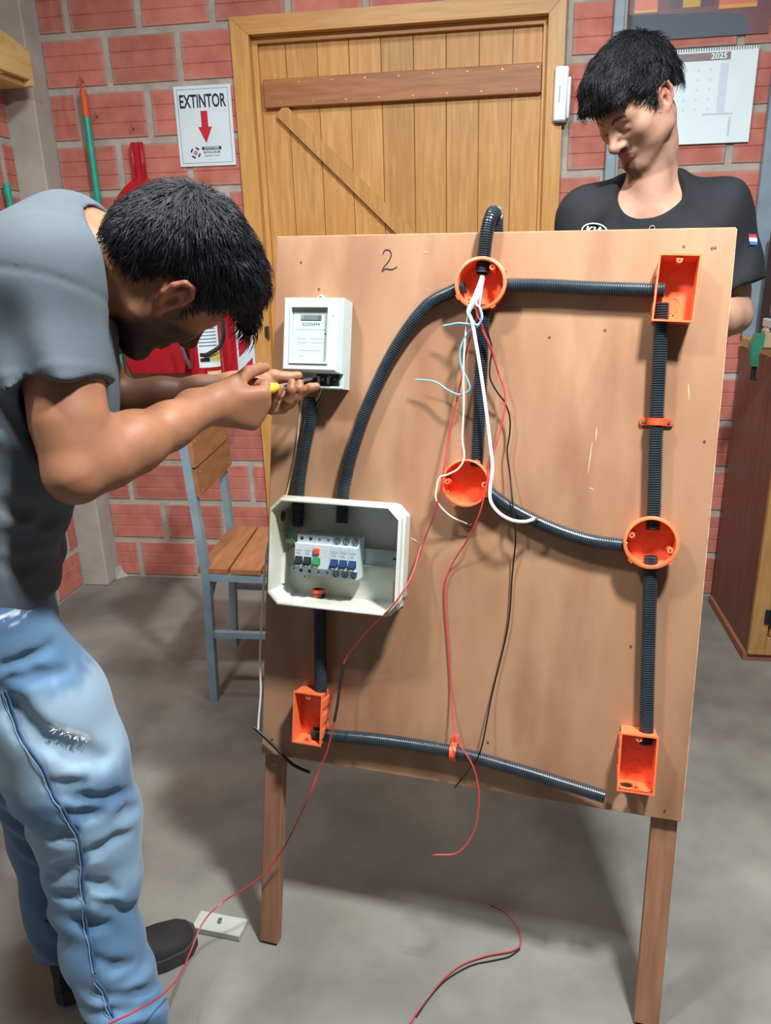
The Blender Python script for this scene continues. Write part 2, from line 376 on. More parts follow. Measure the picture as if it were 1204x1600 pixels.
def broom():
    a, b = np.array([-1.578, WY-.03, 2.005]), np.array([-1.572, WY-.035, .93])
    t = thing('broom', 'tall green broom handle with orange tip hanging beside the column', 'broom', T(*b))
    b2 = b+(b-a)*.08
    obj('handle', MB().tube([a+(b-a)*.09-b, b2-b], .0125, 14), mat('teal_paint', '23a68c', '1c9780', 20, .35), t, smooth=True)
    obj('grip', MB().tube([a-b, a+(b-a)*.01-b, a+(b-a)*.09-b], [.009, .0135, .0138], 14), mat('orange_grip', 'd2552b'), t, smooth=True)
    obj('hanging_loop', MB().tube(smooth_path([a-b+np.array(q) for q in ((0, 0, 0), (-.012, 0, .02), (0, 0, .035), (.012, 0, .02), (0, 0, 0))], 4), .002, 6), mat('orange_grip', 'd2552b'), t)
    h = MB().box(-.12, .12, -.02, .02, -.12, -.08, .006); obj('brush_head', h, mat('teal_paint', '23a68c'), t)
    br = MB()
    for k in range(40):
        x = -.11+.22*k/39
        br.tube([(x, 0, -.12), (x*1.1, .004*((k % 3)-1), -.20)], .004, 4)
    obj('bristles', br, mat('bristle', '2c3a44'), t)
broom()
def mop():
    a = at_y(2, 250, 2.6); t = thing('mop', 'green handle at the left picture edge hanging on left wall', 'mop', T(-1.815, 2.83, .80))
    obj('handle', MB().tube([(0.0, 0, .07), (.0, .0, .87)], .0125, 12), mat('teal_paint', '23a68c'), t, smooth=True)
    obj('brush_head', MB().box(-.022, .03, -.12, .04, .0, .08, .01), mat('bristle', '2c3a44'), t)
    obj('hanging_hook', MB().tube([(-.026, 0, .84), (0, 0, .84)], .003, 6), M_STEEL, t)
mop()
def dustpan():
    t = thing('dustpan', 'red plastic dustpan with ridged handle hanging on the brick wall', 'dustpan', hang_frame(-1.395, WY-.012, 1.66))
    m = mat('red_plastic', 'b81226', 'a60f22', 12, .28, coat=.3)
    h = MB().box(-.026, .026, .0, .155, .0, .012, .004).box(-.024, -.012, .0, .15, .012, .020, .003).box(.012, .024, .0, .15, .012, .020, .003)
    obj('handle', h, m, t, smooth=True)
    rings = []
    for (y, hw, d) in ((.03, .026, .012), (.0, .07, .02), (-.05, .115, .035), (-.15, .145, .05), (-.5, .15, .06), (-.68, .145, .06), (-.715, .13, .055)):
        rings.append([(-hw, y, 0), (-hw, y, d*.6), (-hw*.86, y, d), (hw*.86, y, d), (hw, y, d*.6), (hw, y, 0)])
    obj('pan', MB().loft(rings), m, t, smooth=True)
dustpan()
def extinguisher():
    M_EX = mat('extinguisher_red', 'b50f1f', 'a40d1b', 10, .22, coat=.4)
    p = thing('extinguisher_backboard', 'red and white striped backboard behind the fire extinguisher beside the door', 'sign', hang_frame(-1.13, WY-.004, 1.06))
    obj('plate', MB().box(-.135, .135, -.20, .20, 0, .004), M_SHEETW, p)
    st = MB()
    st.box(-.118, .058, -.18, .18, .004, .005)
    obj('red_field', st, M_RED, p)
    for k in range(5):
        y = -.17+k*.11; obj('stripe', MB().prism([(.066, y), (.122, y+.055), (.122, y+.11) if y+.11 < .2 else (.122, .2), (.066, y+.055)], .004, .005), M_RED, p)
    t = thing('fire_extinguisher', 'red fire extinguisher with printed label and black hose below EXTINTOR sign', 'fire extinguisher', T(-1.17, WY-.095, .74))
    prof = [(.0, .0), (.06, 0), (.068, .008), (.068, .40), (.06, .43), (.035, .46), (.018, .47), (.018, .485), (0, .485)]
    obj('cylinder', MB().loft([[(r*math.cos(2*math.pi*k/28), r*math.sin(2*math.pi*k/28), z) for k in range(28)] for r, z in prof], False, False), M_EX, t, smooth=True)
    def wrap(name, a0, a1, z0, z1, m, r=.0688):
        n = 14; ring = [[(r*math.cos(a0+(a1-a0)*k/n), r*math.sin(a0+(a1-a0)*k/n), z) for k in range(n+1)] for z in (z0, z1)]
        mb = MB().add(ring[0]+ring[1], [(k, k+1, n+2+k, n+1+k) for k in range(n)]); return obj(name, mb, m, t, smooth=True)
    A = math.radians
    wrap('label', A(-95), A(-20), .24, .41, M_PAPER)
    for k in range(7): wrap('label_line', A(-90), A(-30), .40-.013*k, .404-.013*k, mat('print_blue', '4c5f86'), .0690)
    for k, c in enumerate(('1c1f22', 'e4d14c', '1c1f22', 'e4d14c')):
        wrap('label_block', A(-90+(k % 2)*36), A(-58+(k % 2)*36), .262+.02*(k//2), .277+.02*(k//2), mat('block_'+c, c), .0690)
    wrap('label_tag', A(-70), A(-20), .19, .225, mat('tag_yellow', 'd9cf9a'))
    obj('valve', MB().tube([(0, 0, .485), (0, 0, .52)], .014, 10).box(-.05, .05, -.008, .008, .52, .528), M_STEEL, t)
    obj('lever', MB().box(-.09, .02, -.009, .009, .545, .551).box(-.09, .02, -.009, .009, .528, .532), M_BLACKP, t)
    ho = [np.array(q) for q in ((.02, -.01, .505), (.08, -.03, .48), (.10, -.05, .40), (.09, -.06, .33), (.04, -.075, .295), (.02, -.078, .29))]
    obj('hose', MB().tube(smooth_path(ho, 6), .0085, 8), M_BLACKP, t, smooth=True)
    obj('nozzle', MB().tube([(-.045, -.062, .24), (-.055, -.078, .28), (-.08, -.075, .36)], [.009, .008, .006], 8), M_STEEL, t, smooth=True)
extinguisher()
def door_sensor():
    t = thing('wireless_sensor', 'white plastic sensor unit screwed to the right door jamb', 'sensor', hang_frame(.184, yf-.0005, 1.897, .02))
    obj('case', MB().box(-.024, .022, -.088, .082, 0, .026, .005), mat('bright_plastic', 'eef4f2'), t, smooth=True)
    obj('side_lid', MB().box(.021, .032, -.08, .05, 0, .022, .004), mat('bright_plastic', 'eef4f2'), t, smooth=True)
    obj('battery_slot', MB().box(-.015, .024, -.093, -.085, .002, .020), M_BLACKP, t)
    obj('marking', MB().box(-.008, -.004, -.03, .02, .026, .0263), mat('pale_print', 'a8b4b4'), t)
door_sensor()
def poster():
    t = thing('wall_poster', 'printed wall poster with orange panels and grey road above calendar', 'poster', hang_frame(.615, WY-.004, 2.19))
    obj('sheet', MB().box(-.215, .235, -.145, .20, 0, .0015), mat('poster_dark', '6f4a50', '7c5656', 10, .4), t)
    W = lambda nm, a, b, c, d, col: obj(nm, MB().box(a, b, c, d, .0015, .002), mat('ink_'+col, col, None, 8, .4), t)
    W('sky', -.215, .235, .05, .20, '8fa3b8')
    for (a, b, c) in ((-.20, -.125, 'd97860'), (-.085, -.045, '5a4a56'), (-.045, .01, 'caa24a'), (.015, .055, '5a4a56'), (.07, .19, 'd97860')):
        W('panel', a, b, -.055, .045, c)
    W('band', -.20, -.125, -.062, -.055, 'e0a050'); W('band', .07, .19, -.066, -.055, 'e0a050'); W('band', -.20, .19, -.012, -.009, 'a55045')
    obj('plate_text', MB().box(-.036, .004, -.02, -.012, .002, .0022).box(-.036, -.006, -.034, -.028, .002, .0022), M_INK, t)
    for x in (-.21, -.115, .062, .20): obj('lamp_spot', MB().prism(circle(x, .02, .008, 10), .0015, .0021), mat('ink_pink', 'd8a090'), t)
    obj('road', MB().prism([(-.215, -.066), (.06, -.075), (.15, -.085), (.17, -.125), (.17, -.145), (-.215, -.145)], .0015, .002), mat('ink_road', '59616b'), t)
    c = thing('wall_calendar', 'white spiral-bound 2025 wall calendar behind the person in black', 'calendar', hang_frame(.612, WY-.008, 1.869, .004))
    obj('sheet', MB().box(-.212, .212, -.150, .142, 0, .003), M_PAPER, c)
    obj('header_bar', MB().box(-.15, .125, .104, .128, .003, .0034), mat('header_brown', '8e7d7f'), c)
    text('lettering', '2025', .024, M_PAPER, c, T(.088, .116, .0036), .0006, 1.1, .0001)
    text('lettering', 'ABRIL', .018, M_PAPER, c, T(-.11, .116, .0036), .0004, 1.1, .0001)
    sp = MB()
    for k in range(52):
        x = -.207+.414*k/51
        sp.tube([(x, .132, .003), (x, .139, .007), (x, .147, .003)], .0012, 4)
    obj('spiral_binding', sp, M_STEEL, c)
    g = mat('grid_print', 'c3cdd6')
    obj('column_shade', MB().box(.095, .122, -.055, .095, .003, .0033), mat('grid_pale', 'cfdbe6'), c)
    gl = MB()
    for r in range(5):
        for q in range(7):
            x = -.135+q*.040; y = .078-r*.030; gl.box(x-.004, x+.004, y-.004, y+.004, .003, .0037)
    obj('day_numbers', gl, mat('grid_faint', 'd5dfe6'), c)['kind'] = 'stuff'
    obj('note_block', MB().box(.05, .15, -.062, -.056, .003, .0033).box(.138, .146, -.13, -.07, .003, .0033), g, c)
poster()
def post(name, x0, x1, label, y0, zb=.004):
    t = thing(name, label, 'post', T((x0+x1)/2, y0, 0)); hw = (x1-x0)/2
    obj('channel', MB().box(-hw, hw, 0, .03, zb, 2.6, .003), M_GREYM, t)
    obj('lip', MB().box(hw-.008, hw, -.012, 0, zb, 2.6, .001), M_GREYM, t)
post('steel_post', .347, .388, 'grey steel wall post just left of the poster', WY-.037)
p2 = 'steel_post'
post(p2, .872, .955, 'grey steel wall post at the right picture edge', WY-.037, 1.06)
def wood_rack():
    t = thing('wooden_wall_rack', 'pale wooden rack end fixed high on the left wall', 'rack', T(XL+.001, 2.90, 1.99))
    m = mat('pine_wood', 'd9b878', 'cda965', 8, .5, stretch=(6, .7, 6))
    mb = MB().prism([(0, 0), (.158, 0), (.158, .115), (.075, .18), (0, .18)], 0, 1); mb.v = [(x, .0-.022*z, y) for (x, y, z) in mb.v]
    obj('end_panel', mb, m, t)
    obj('shelf_board', MB().box(.0, .13, -.65, -.022, .0, .018, .001), m, t)
    obj('front_rail', MB().box(.136, .157, -.65, -.022, .02, .10, .001), m, t)
    mb2 = MB().prism([(0, 0), (.158, 0), (.158, .115), (.075, .18), (0, .18)], 0, 1); mb2.v = [(x, -.65-.022*z, y) for (x, y, z) in mb2.v]
    obj('end_panel', mb2, m, t)
    obj('dowel', MB().tube([(.03, .0, .145), (.03, .012, .145)], .011, 10), mat('dark_dowel', '9a6a34'), t)
wood_rack()

# ------------------------------------------------------------------ workbench cabinet and vise
def bench():
    x0, x1, yF, yB, top = .868, 1.75, 2.53, 3.02, 1.03
    t = thing('workbench_cabinet', 'tall brown wooden bench cabinet with pale front frame on the right', 'cabinet', T(x0, yF, 0))
    side = mat('bench_side', '7a5140', '6a4537', 6, .5, .05, 50, stretch=(6, 6, .7)); fr = mat('bench_frame', 'b98b54', 'a87a45', 8, .45, stretch=(8, 8, .8))
    L = lambda mb: mb
    W_, Dp = x1-x0, yB-yF
    obj('side_panel', MB().box(0, .02, .022, Dp, .03, top), side, t)
    obj('side_panel', MB().box(W_-.02, W_, .022, Dp, .03, top), side, t)
    obj('back_panel', MB().box(.02, W_-.02, Dp-.015, Dp, .03, top), side, t)
    obj('plinth', MB().box(-.012, W_, .012, Dp, 0, .03), mat('plinth_wood', '8e5a44'), t)
    for (a, b, c, d) in ((0, .055, .03, top), (W_-.055, W_, .03, top), (.055, W_-.055, .03, .10), (.055, W_-.055, top-.08, top)):
        obj('front_frame', MB().box(a, b, 0, .022, c, d, .002), fr, t)
    for k in range(2):
        a = .058+k*(W_-.116)/2; b = a+(W_-.116)/2-.004
        d = obj('cabinet_door', MB().box(a, b, -.004, .016, .103, top-.083, .003), mat('bench_door', 'a9713f', '9a6436', 8, .45, stretch=(8, 8, .8)), t)
        obj('hinge', MB().box(a-.022, a+.03, -.009, -.0035, .155, .205, .001).tube([(a-.002, -.010, .15), (a-.002, -.010, .21)], .006, 8), M_BLACKP, d)
    obj('bench_top', MB().box(-.004, W_+.02, -.04, Dp, top, top+.035, .003), mat('bench_top_wood', 'c09a68', 'ae8656', 8, .5, stretch=(.8, 8, 8)), t)
    v = thing('bench_vise', 'green clamp-on bench vise with grey jaws at the bench edge', 'vise', T(.852, 2.60, 1.067))
    g = mat('vise_green', '2f7d61', '27694f', 14, .35)
    obj('clamp_body', MB().loft([[(-.072, -.016, -.05), (-.05, -.016, -.05), (-.05, .016, -.05), (-.072, .016, -.05)], [(-.08, -.018, -.02), (-.056, -.018, -.02), (-.056, .018, -.02), (-.08, .018, -.02)], [(-.078, -.02, .02), (-.046, -.02, .02), (-.046, .02, .02), (-.078, .02, .02)], [(-.066, -.02, .05), (-.04, -.02, .05), (-.04, .02, .05), (-.066, .02, .05)]]), g, v, smooth=True)
    obj('slide_base', MB().box(-.046, .12, -.026, .026, .002, .068, .008), mat('vise_tan', 'a58f6e'), v)
    obj('jaw', MB().box(-.038, -.004, -.045, .045, .068, .094, .003), mat('jaw_pale', 'c9d6d8', None, 20, .35, metal=.3), v)
    obj('jaw', MB().box(.03, .064, -.045, .045, .068, .094, .003), mat('jaw_pale', 'c9d6d8', None, 20, .35, metal=.3), v)
    obj('anvil', MB().tube([(-.03, -.012, .126), (-.022, -.012, .126), (.12, -.012, .126)], [.026, .032, .032], 18), mat('vise_grey', '767d7f', '6a7173', 20, .45), v, smooth=True)
    obj('clamp_screw', MB().tube([(-.060, 0, -.095), (-.060, 0, -.045)], .008, 10).tube([(-.060, -.03, -.09), (-.060, .03, -.09)], .004, 8), M_BLACKP, v)
    k = thing('tool_case', 'black upright tool case on the bench behind the vise', 'case', T(1.0, 2.90, 1.0655))
    obj('shell', MB().box(-.10, .16, -.06, .07, 0, .38, .015), mat('case_black', '14171c', '1a1e24', 20, .5), k)
    obj('carry_handle', MB().tube(smooth_path([(-.04, 0, .38), (-.03, 0, .415), (.09, 0, .415), (.10, 0, .38)], 5), .009, 8), M_BLACKP, k, smooth=True)
    obj('latch', MB().box(.0, .04, -.066, -.06, .20, .26, .002), M_STEEL, k)
bench()

# ------------------------------------------------------------------ chair
def chair():
    t = thing('chair', 'grey steel chair with brown wooden slats by the brick wall', 'chair', T(-.70, 2.29, 0))
    O = np.array([-.70, 2.29, 0]); mtl = mat('chair_paint', '8497a2', '768994', 14, .4); wd = mat('chair_slat', 'a06c46', '8d5b3a', 8, .5, .06, 60, stretch=(6, .8, 6), per_obj=.06)
    def bar(name, pts, hw):
        mb = MB()
        for a, b in zip(pts[:-1], pts[1:]):
            a, b = np.asarray(a, float)-O, np.asarray(b, float)-O; d = nrm(b-a); u = nrm(np.cross(d, (0, 1, 0) if abs(d[1]) < .8 else (0, 0, 1))); v = np.cross(d, u)
            q = [a+hw*(i*u+j*v) for i, j in ((-1, -1), (1, -1), (1, 1), (-1, 1))]+[b+hw*(i*u+j*v) for i, j in ((-1, -1), (1, -1), (1, 1), (-1, 1))]
            mb.add(q, [(0, 1, 2, 3), (4, 5, 6, 7)]+[(k, (k+1) % 4, 4+(k+1) % 4, 4+k) for k in range(4)])
        obj(name, mb, mtl, t)
    yn, yf_ = 2.105, 2.475
    bar('rear_leg', [(-.915, yn, 0), (-.897, yn, .45), (-.925, yn, .90)], .0125); bar('rear_leg', [(-.975, yf_, 0), (-.945, yf_, .45), (-.965, yf_, .90)], .0125)
    bar('front_leg', [(-.48, yn+.01, 0), (-.50, yn+.01, .435)], .0125); bar('front_leg', [(-.50, yf_, 0), (-.52, yf_, .435)], .0125)
    bar('seat_rail', [(-.895, yn, .445), (-.49, yn+.01, .445)], .0125); bar('seat_rail', [(-.945, yf_, .445), (-.51, yf_, .445)], .0125)
    bar('seat_rail', [(-.90, yn+.013, .445), (-.945, yf_-.013, .445)], .012); bar('seat_rail', [(-.50, yn+.023, .445), (-.515, yf_-.013, .445)], .012)
    bar('stretcher', [(-.895, yn, .245), (-.495, yn+.01, .245)], .0095); bar('stretcher', [(-.95, yf_, .245), (-.515, yf_, .245)], .0095)
    bar('corner_brace', [(-.90, yn+.014, .36), (-.90, yn+.10, .432)], .006)
    for k in range(4):
        a = -.925+.005+k*.105
        q = [(a, yn-.012), (a+.098, yn-.012), (a+.098-.028, yf_+.012), (a-.028, yf_+.012)]
        mb = MB().prism(q, .459, .475); mb.v = [(x-O[0], y-O[1], z) for (x, y, z) in mb.v]; obj('seat_slat', mb, wd, t)
    for k, (za, zb) in enumerate(((.705, .790), (.797, .885))):
        xa, xb = (-.901-.0 - (za-.45)*.062, -.901-(zb-.45)*.062)
        fr = [(xa, yn-.005, za), (xa-.035, yf_+.008, za), (xb-.035, yf_+.008, zb), (xb, yn-.005, zb)]
        mb = MB().add([np.array(p)-O+np.array([.016, 0, 0]) for p in fr]+[np.array(p)-O+np.array([.030, 0, 0]) for p in fr], [(0, 1, 2, 3), (4, 5, 6, 7)]+[(i, (i+1) % 4, 4+(i+1) % 4, 4+i) for i in range(4)])
        s = obj('back_slat', mb, wd, t)
        for (f, g) in ((.08, .15), (.08, .85), (.92, .15), (.92, .85)):
            p = (np.array(fr[0])*(1-f)+np.array(fr[1])*f)*(1-g)+(np.array(fr[3])*(1-f)+np.array(fr[2])*f)*g-O+np.array([.030, 0, 0])
            obj('screw', MB().tube([p-np.array([.002, 0, 0]), p+np.array([.0012, 0, 0])], .0035, 6), M_SCREW, s)
chair()

# ------------------------------------------------------------------ training board on legs
def board():
    t = thing('training_board', 'brown plywood wiring practice board on two wooden legs', 'board', BMAT.copy())
    p = obj('panel', MB().box(0, BW, -BH, 0, -.012, 0, .0012), M_BOARD, t)
    obj('top_edge', MB().box(.001, BW-.001, -.0004, .0012, -.0118, -.0004), M_BEDGE, t); obj('side_edge', MB().box(BW-.0004, BW+.0012, -BH+.001, -.001, -.0118, -.0004), M_BEDGE, t)
    for (a, b) in ((.003, .043), (.762, .806)):
        L = -1.30
        for _ in range(60):      # leg length: lowest corner touches the floor
            zmin = min(bw(x, L, z)[2] for x in (a, b) for z in (-.012, -.037))
            L += -zmin/BY[2]*-1 if False else -(zmin)/BY[2]
        obj('leg', MB().box(a, b, L, -.02, -.037, -.0125, .0015), M_LEG, t)
    obj('batten', MB().box(.044, .761, -.09, -.05, -.034, -.0125, .0015), M_LEG, t); obj('batten', MB().box(.044, .761, -.97, -.93, -.034, -.0125, .0015), M_LEG, t)
    num = [(598, 397), (601, 391), (608, 391), (611, 398), (607, 408), (599, 418), (597, 424), (602, 420), (612, 421), (620, 417)]
    obj('handwritten_number', MB().tube([bl(x, y, .0003) for x, y in [tuple(q[:2]) for q in smooth_path([(a, b, 0) for a, b in num], 5)]], .0011, 6), M_INK, t, label='black handwritten figure 2')
    sc = [(498, 452), (1032, 427), (1117, 387), (1068, 385), (1112, 388), (858, 527), (945, 516), (470, 410), (1038, 1267), (425, 1155), (762, 1160), (985, 1010), (1100, 690)]
    for (x, y) in sc:
        q = bl(x, y, 0); obj('screw', MB().prism(circle(q[0], q[1], .0024, 7), -.001, .0008), mat('rusty_screw', '6b4a36', None, 20, .5, metal=.4), t)
    sr = MB()
    for (a, b, c, d) in ((925, 690, 918, 740), (932, 668, 930, 690), (920, 762, 927, 766), (640, 840, 655, 848), (1075, 600, 1076, 625), (660, 395, 668, 394)):
        p0, p1 = bl(a, b, 0), bl(c, d, 0); sr.tube([p0, (p0+p1)/2, p1], [.0003, .0011, .0003], 5)
    obj('scratch', sr, mat('scratch_pale', 'd8b79a'), t)
board()

def corrugated(path, r=.0124, pitch=.0040, n=14):
    P = smooth_path(path, 14); L = [0]
    for a, b in zip(P[:-1], P[1:]): L.append(L[-1]+np.linalg.norm(b-a))
    P = np.array(P); L = np.array(L); N = max(6, int(L[-1]/pitch)); S = []; R = []
    for k in range(N):
        for f, rr in ((0.0, r*.83), (.28, r), (.62, r), (.86, r*.83)):
            S.append((k+f)*L[-1]/N); R.append(rr)
    S.append(L[-1]); R.append(r*.87)
    Q = [np.array([np.interp(s, L, P[:, i]) for i in range(3)]) for s in S]
    mb = MB().tube(Q, R, n, cap=False)
    m = len(Q); q0, q1 = Q[0], Q[-1]
    return mb, (q0, nrm(Q[1]-Q[0])), (q1, nrm(Q[-2]-Q[-1]))
def conduit(label, pts, r=.0124):
    P = [np.array(p, float) for p in pts]; o = P[0].copy()
    mb, e0, e1 = corrugated([p-o for p in P], r)
    for (q, d) in (e0, e1):      # hollow mouth: inner sleeve
        mb.tube([q, q+d*.02], r*.78, 12, cap=False)
        a = MB()
    me = mb.mesh('corrugated_conduit', True)
    me.polygons.foreach_set('use_smooth', [True]*len(me.polygons))
    c = obj('corrugated_conduit', me, M_COND, None, BMAT @ T(*o)); return tag(c, label, 'conduit', 'corrugated conduits on the board')
Z = .0185
conduit('corrugated black conduit from meter down into the white panel', [(.089, -.302, .022), (.0865, -.348, .016), (.077, -.409, Z), (.0695, -.471, Z), (.0695, -.520, Z), (.071, -.549, .022)])
conduit('corrugated black conduit curving from white panel to upper round box', [(.160, -.535, .022), (.159, -.50, Z), (.161, -.465, Z), (.176, -.392, Z), (.207, -.295, Z), (.251, -.201, Z), (.301, -.132, Z), (.345, -.106, Z), (.371, -.097, .02)])
conduit('corrugated black conduit bent over top edge into upper round box', [(.400, -.074, .021), (.401, -.038, Z), (.404, .0, Z), (.408, .022, .014), (.411, .036, -.004), (.413, .030, -.024), (.414, .0, -.032), (.414, -.08, -.034)])
conduit('straight horizontal corrugated black conduit between upper round and corner box', [(.436, -.094, .02), (.508, -.095, Z), (.584, -.099, Z), (.67, -.102, Z), (.706, -.103, .021)])
conduit('upright corrugated black conduit between the two stacked round boxes', [(.405, -.128, .02), (.4065, -.18, Z), (.4075, -.221, Z), (.409, -.311, Z), (.410, -.39, Z), (.409, -.413, .02)])
conduit('shiny sagging corrugated black conduit between middle and right round boxes', [(.432, -.457, .02), (.478, -.485, Z), (.548, -.514, Z), (.615, -.531, Z), (.68, -.535, .02)])
conduit('upright corrugated black conduit from corner box to right round box', [(.703, -.124, .021), (.7065, -.214, Z), (.711, -.343, Z), (.717, -.45, Z), (.7185, -.503, .021)])
conduit('upright corrugated black conduit from right round box to bottom box', [(.719, -.549, .021), (.725, -.652, Z), (.731, -.765, Z), (.7365, -.86, Z), (.7375, -.883, .021)])
conduit('short corrugated black conduit from white panel to lower left box', [(.119, -.668, .024), (.121, -.70, Z), (.123, -.74, Z), (.129, -.855, Z), (.130, -.878, .02)])
conduit('loose-ended corrugated black conduit sagging along the board bottom edge', [(.116, -.957, .021), (.158, -.957, Z), (.262, -.951, Z), (.388, -.952, Z), (.509, -.966, Z), (.603, -.979, .022), (.676, -.988, .028)])

def ring_plate(mb, rect, cx, cy, r, n=24):
    """flat plate in (a, b) with a round hole; returns outer and inner point lists"""
    x0, x1, y0, y1 = rect; out = []; inn = []
    for k in range(n):
        a = 2*math.pi*k/n; dx, dy = math.cos(a), math.sin(a)
        t = min(((x1 if dx > 0 else x0)-cx)/dx if abs(dx) > 1e-6 else 9, ((y1 if dy > 0 else y0)-cy)/dy if abs(dy) > 1e-6 else 9)
        out.append((cx+dx*t, cy+dy*t)); inn.append((cx+r*dx, cy+r*dy))
    return out, inn
def round_box(label, x, y, rot, rad=.0445):
    t = thing('round_junction_box', label, 'junction box', on_board(x, y, .0002, rot), 'orange round junction boxes')
    prof = [(0, 0), (.040, 0), (.0412, .002), (.0418, .031), (rad+.0005, .0315), (rad+.0005, .040), (rad-.002, .0412), (.0398, .0412), (.0386, .003), (0, .003)]
    n = 40
    obj('shell', MB().loft([[(r*math.cos(2*math.pi*k/n), r*math.sin(2*math.pi*k/n), z) for k in range(n)] for r, z in prof], False, False), M_ORANGE, t, smooth=True)
    for a in (.62, .62+math.pi):
        c, s = math.cos(a), math.sin(a)
        l = obj('screw_lug', MB().prism(circle(.0335*c, .0335*s, .0052, 12), .003, .036), M_ORANGE, t, smooth=True)
        obj('screw_hole', MB().prism(circle(.0335*c, .0335*s, .0018, 8), .036, .0363), mat('dark_hole', '4a1408'), l)
    for k in range(4):
        a = math.pi/4*(2*k)+.2; c, s = math.cos(a), math.sin(a)
        obj('rim_tab', MB().prism([(rad*c-.006*s, rad*s+.006*c), ((rad+.003)*c-.004*s, (rad+.003)*s+.004*c), ((rad+.003)*c+.004*s, (rad+.003)*s-.004*c), (rad*c+.006*s, rad*s-.006*c)], .028, .039), M_ORANGE, t)
    for (kx, ky, kr) in ((.008, -.012, .011), (-.012, .010, .011)):
        k = MB(); o = circle(kx, ky, kr, 20); i = circle(kx, ky, kr-.0008, 20)
        k.add([(p[0], p[1], .003) for p in o]+[(p[0], p[1], .0036) for p in o]+[(p[0], p[1], .0036) for p in i]+[(p[0], p[1], .003) for p in i], [(j*20+q, j*20+(q+1) % 20, (j+1)*20+(q+1) % 20, (j+1)*20+q) for j in range(3) for q in range(20)])
        obj('knockout', k, M_ORANGE, t)
round_box('orange round junction box full of wires near the board top', .4005, -.094, .35)
round_box('orange round junction box in the board middle below wire bundle', .3945, -.443, 2.5, .0425)
round_box('orange round junction box on the right between upright conduits', .7165, -.524, 2.2)
def rect_box(label, x, y, w_, h_, rot, hole=None):
    t = thing('rectangular_junction_box', label, 'junction box', on_board(x, y, .0002, rot), 'orange rectangular junction boxes')
    d = .045; a, b = w_/2, h_/2; k = .0018
    r = lambda ax, by, z: [(-ax, -by, z), (ax, -by, z), (ax, by, z), (-ax, by, z)]
    mb = MB()
    mb.loft([r(a-.0025, b-.0025, 0), r(a-.0015, b-.0015, d-.004), r(a, b, d-.004), r(a, b, d), r(a-.003, b-.003, d)], True, False)
    mb.loft([r(a-.003, b-.003, d), r(a-.0045, b-.0045, .0025)], False, True)
    if hole:     # open knockout in the bottom wall: rebuild both skins of that wall with a round hole
        mb = MB()
        O = [r(a-.0025, b-.0025, 0), r(a-.0015, b-.0015, d-.004), r(a, b, d-.004), r(a, b, d), r(a-.003, b-.003, d), r(a-.0045, b-.0045, .0025)]
        vs = [p for q in O for p in q]; fs = [(0, 1, 2, 3), (20, 21, 22, 23)]
        for j in range(5):
            for q in range(4):
                if q == 0 and j in (0, 4): continue
                fs.append((j*4+q, j*4+(q+1) % 4, (j+1)*4+(q+1) % 4, (j+1)*4+q))
        mb.add(vs, fs)
        ou, inn = ring_plate(mb, (-a+.003, a-.003, .001, d-.003), hole[0], hole[1], hole[2])
        n = len(ou)
        P = [(p[0], -b+.002, p[1]) for p in ou]+[(p[0], -b+.002, p[1]) for p in inn]+[(p[0], -b+.0042, p[1]) for p in inn]+[(p[0], -b+.0042, p[1]) for p in ou]
        mb.add(P, [(j*n+q, j*n+(q+1) % n, (j+1)*n+(q+1) % n, (j+1)*n+q) for j in range(3) for q in range(n)])
    obj('shell', mb, M_ORANGE, t)
    for s in (-1, 1):
        l = obj('screw_lug', MB().prism([(-.006, s*(b-.003)), (.006, s*(b-.003)), (.0045, s*(b-.012)), (0, s*(b-.0145)), (-.0045, s*(b-.012))], .028, .042), M_ORANGE, t)
        obj('screw_hole', MB().prism(circle(0, s*(b-.010), .0016, 8), .042, .0423), mat('dark_hole', '4a1408'), l)
    for s in (-1, 1):
        for q in range(3):
            yy = -.03+q*.03; obj('side_rib', MB().box(min(s*(a-.002), s*(a+.0005)), max(s*(a-.002), s*(a+.0005)), yy-.008, yy+.008, .002, d-.006), M_ORANGE, t)
    for (kx, ky) in ((0, .022), (0, -.022)):
        n = 20; o, i = circle(kx, ky, .0125, n), circle(kx, ky, .0117, n)
        obj('knockout', MB().add([(p[0], p[1], .0025) for p in o]+[(p[0], p[1], .0031) for p in o]+[(p[0], p[1], .0031) for p in i]+[(p[0], p[1], .0025) for p in i], [(j*n+q, j*n+(q+1) % n, (j+1)*n+(q+1) % n, (j+1)*n+q) for j in range(3) for q in range(n)]), M_ORANGE, t)
rect_box('orange rectangular junction box at the board\'s upper right corner', .7215, -.1035, .065, .108, -.035)
rect_box('orange rectangular junction box at the board\'s lower left', .113, -.920, .060, .104, .0)
rect_box('orange rectangular junction box at lower right with open bottom hole', .7245, -.912, .063, .106, .012, (-.014, .023, .0115))
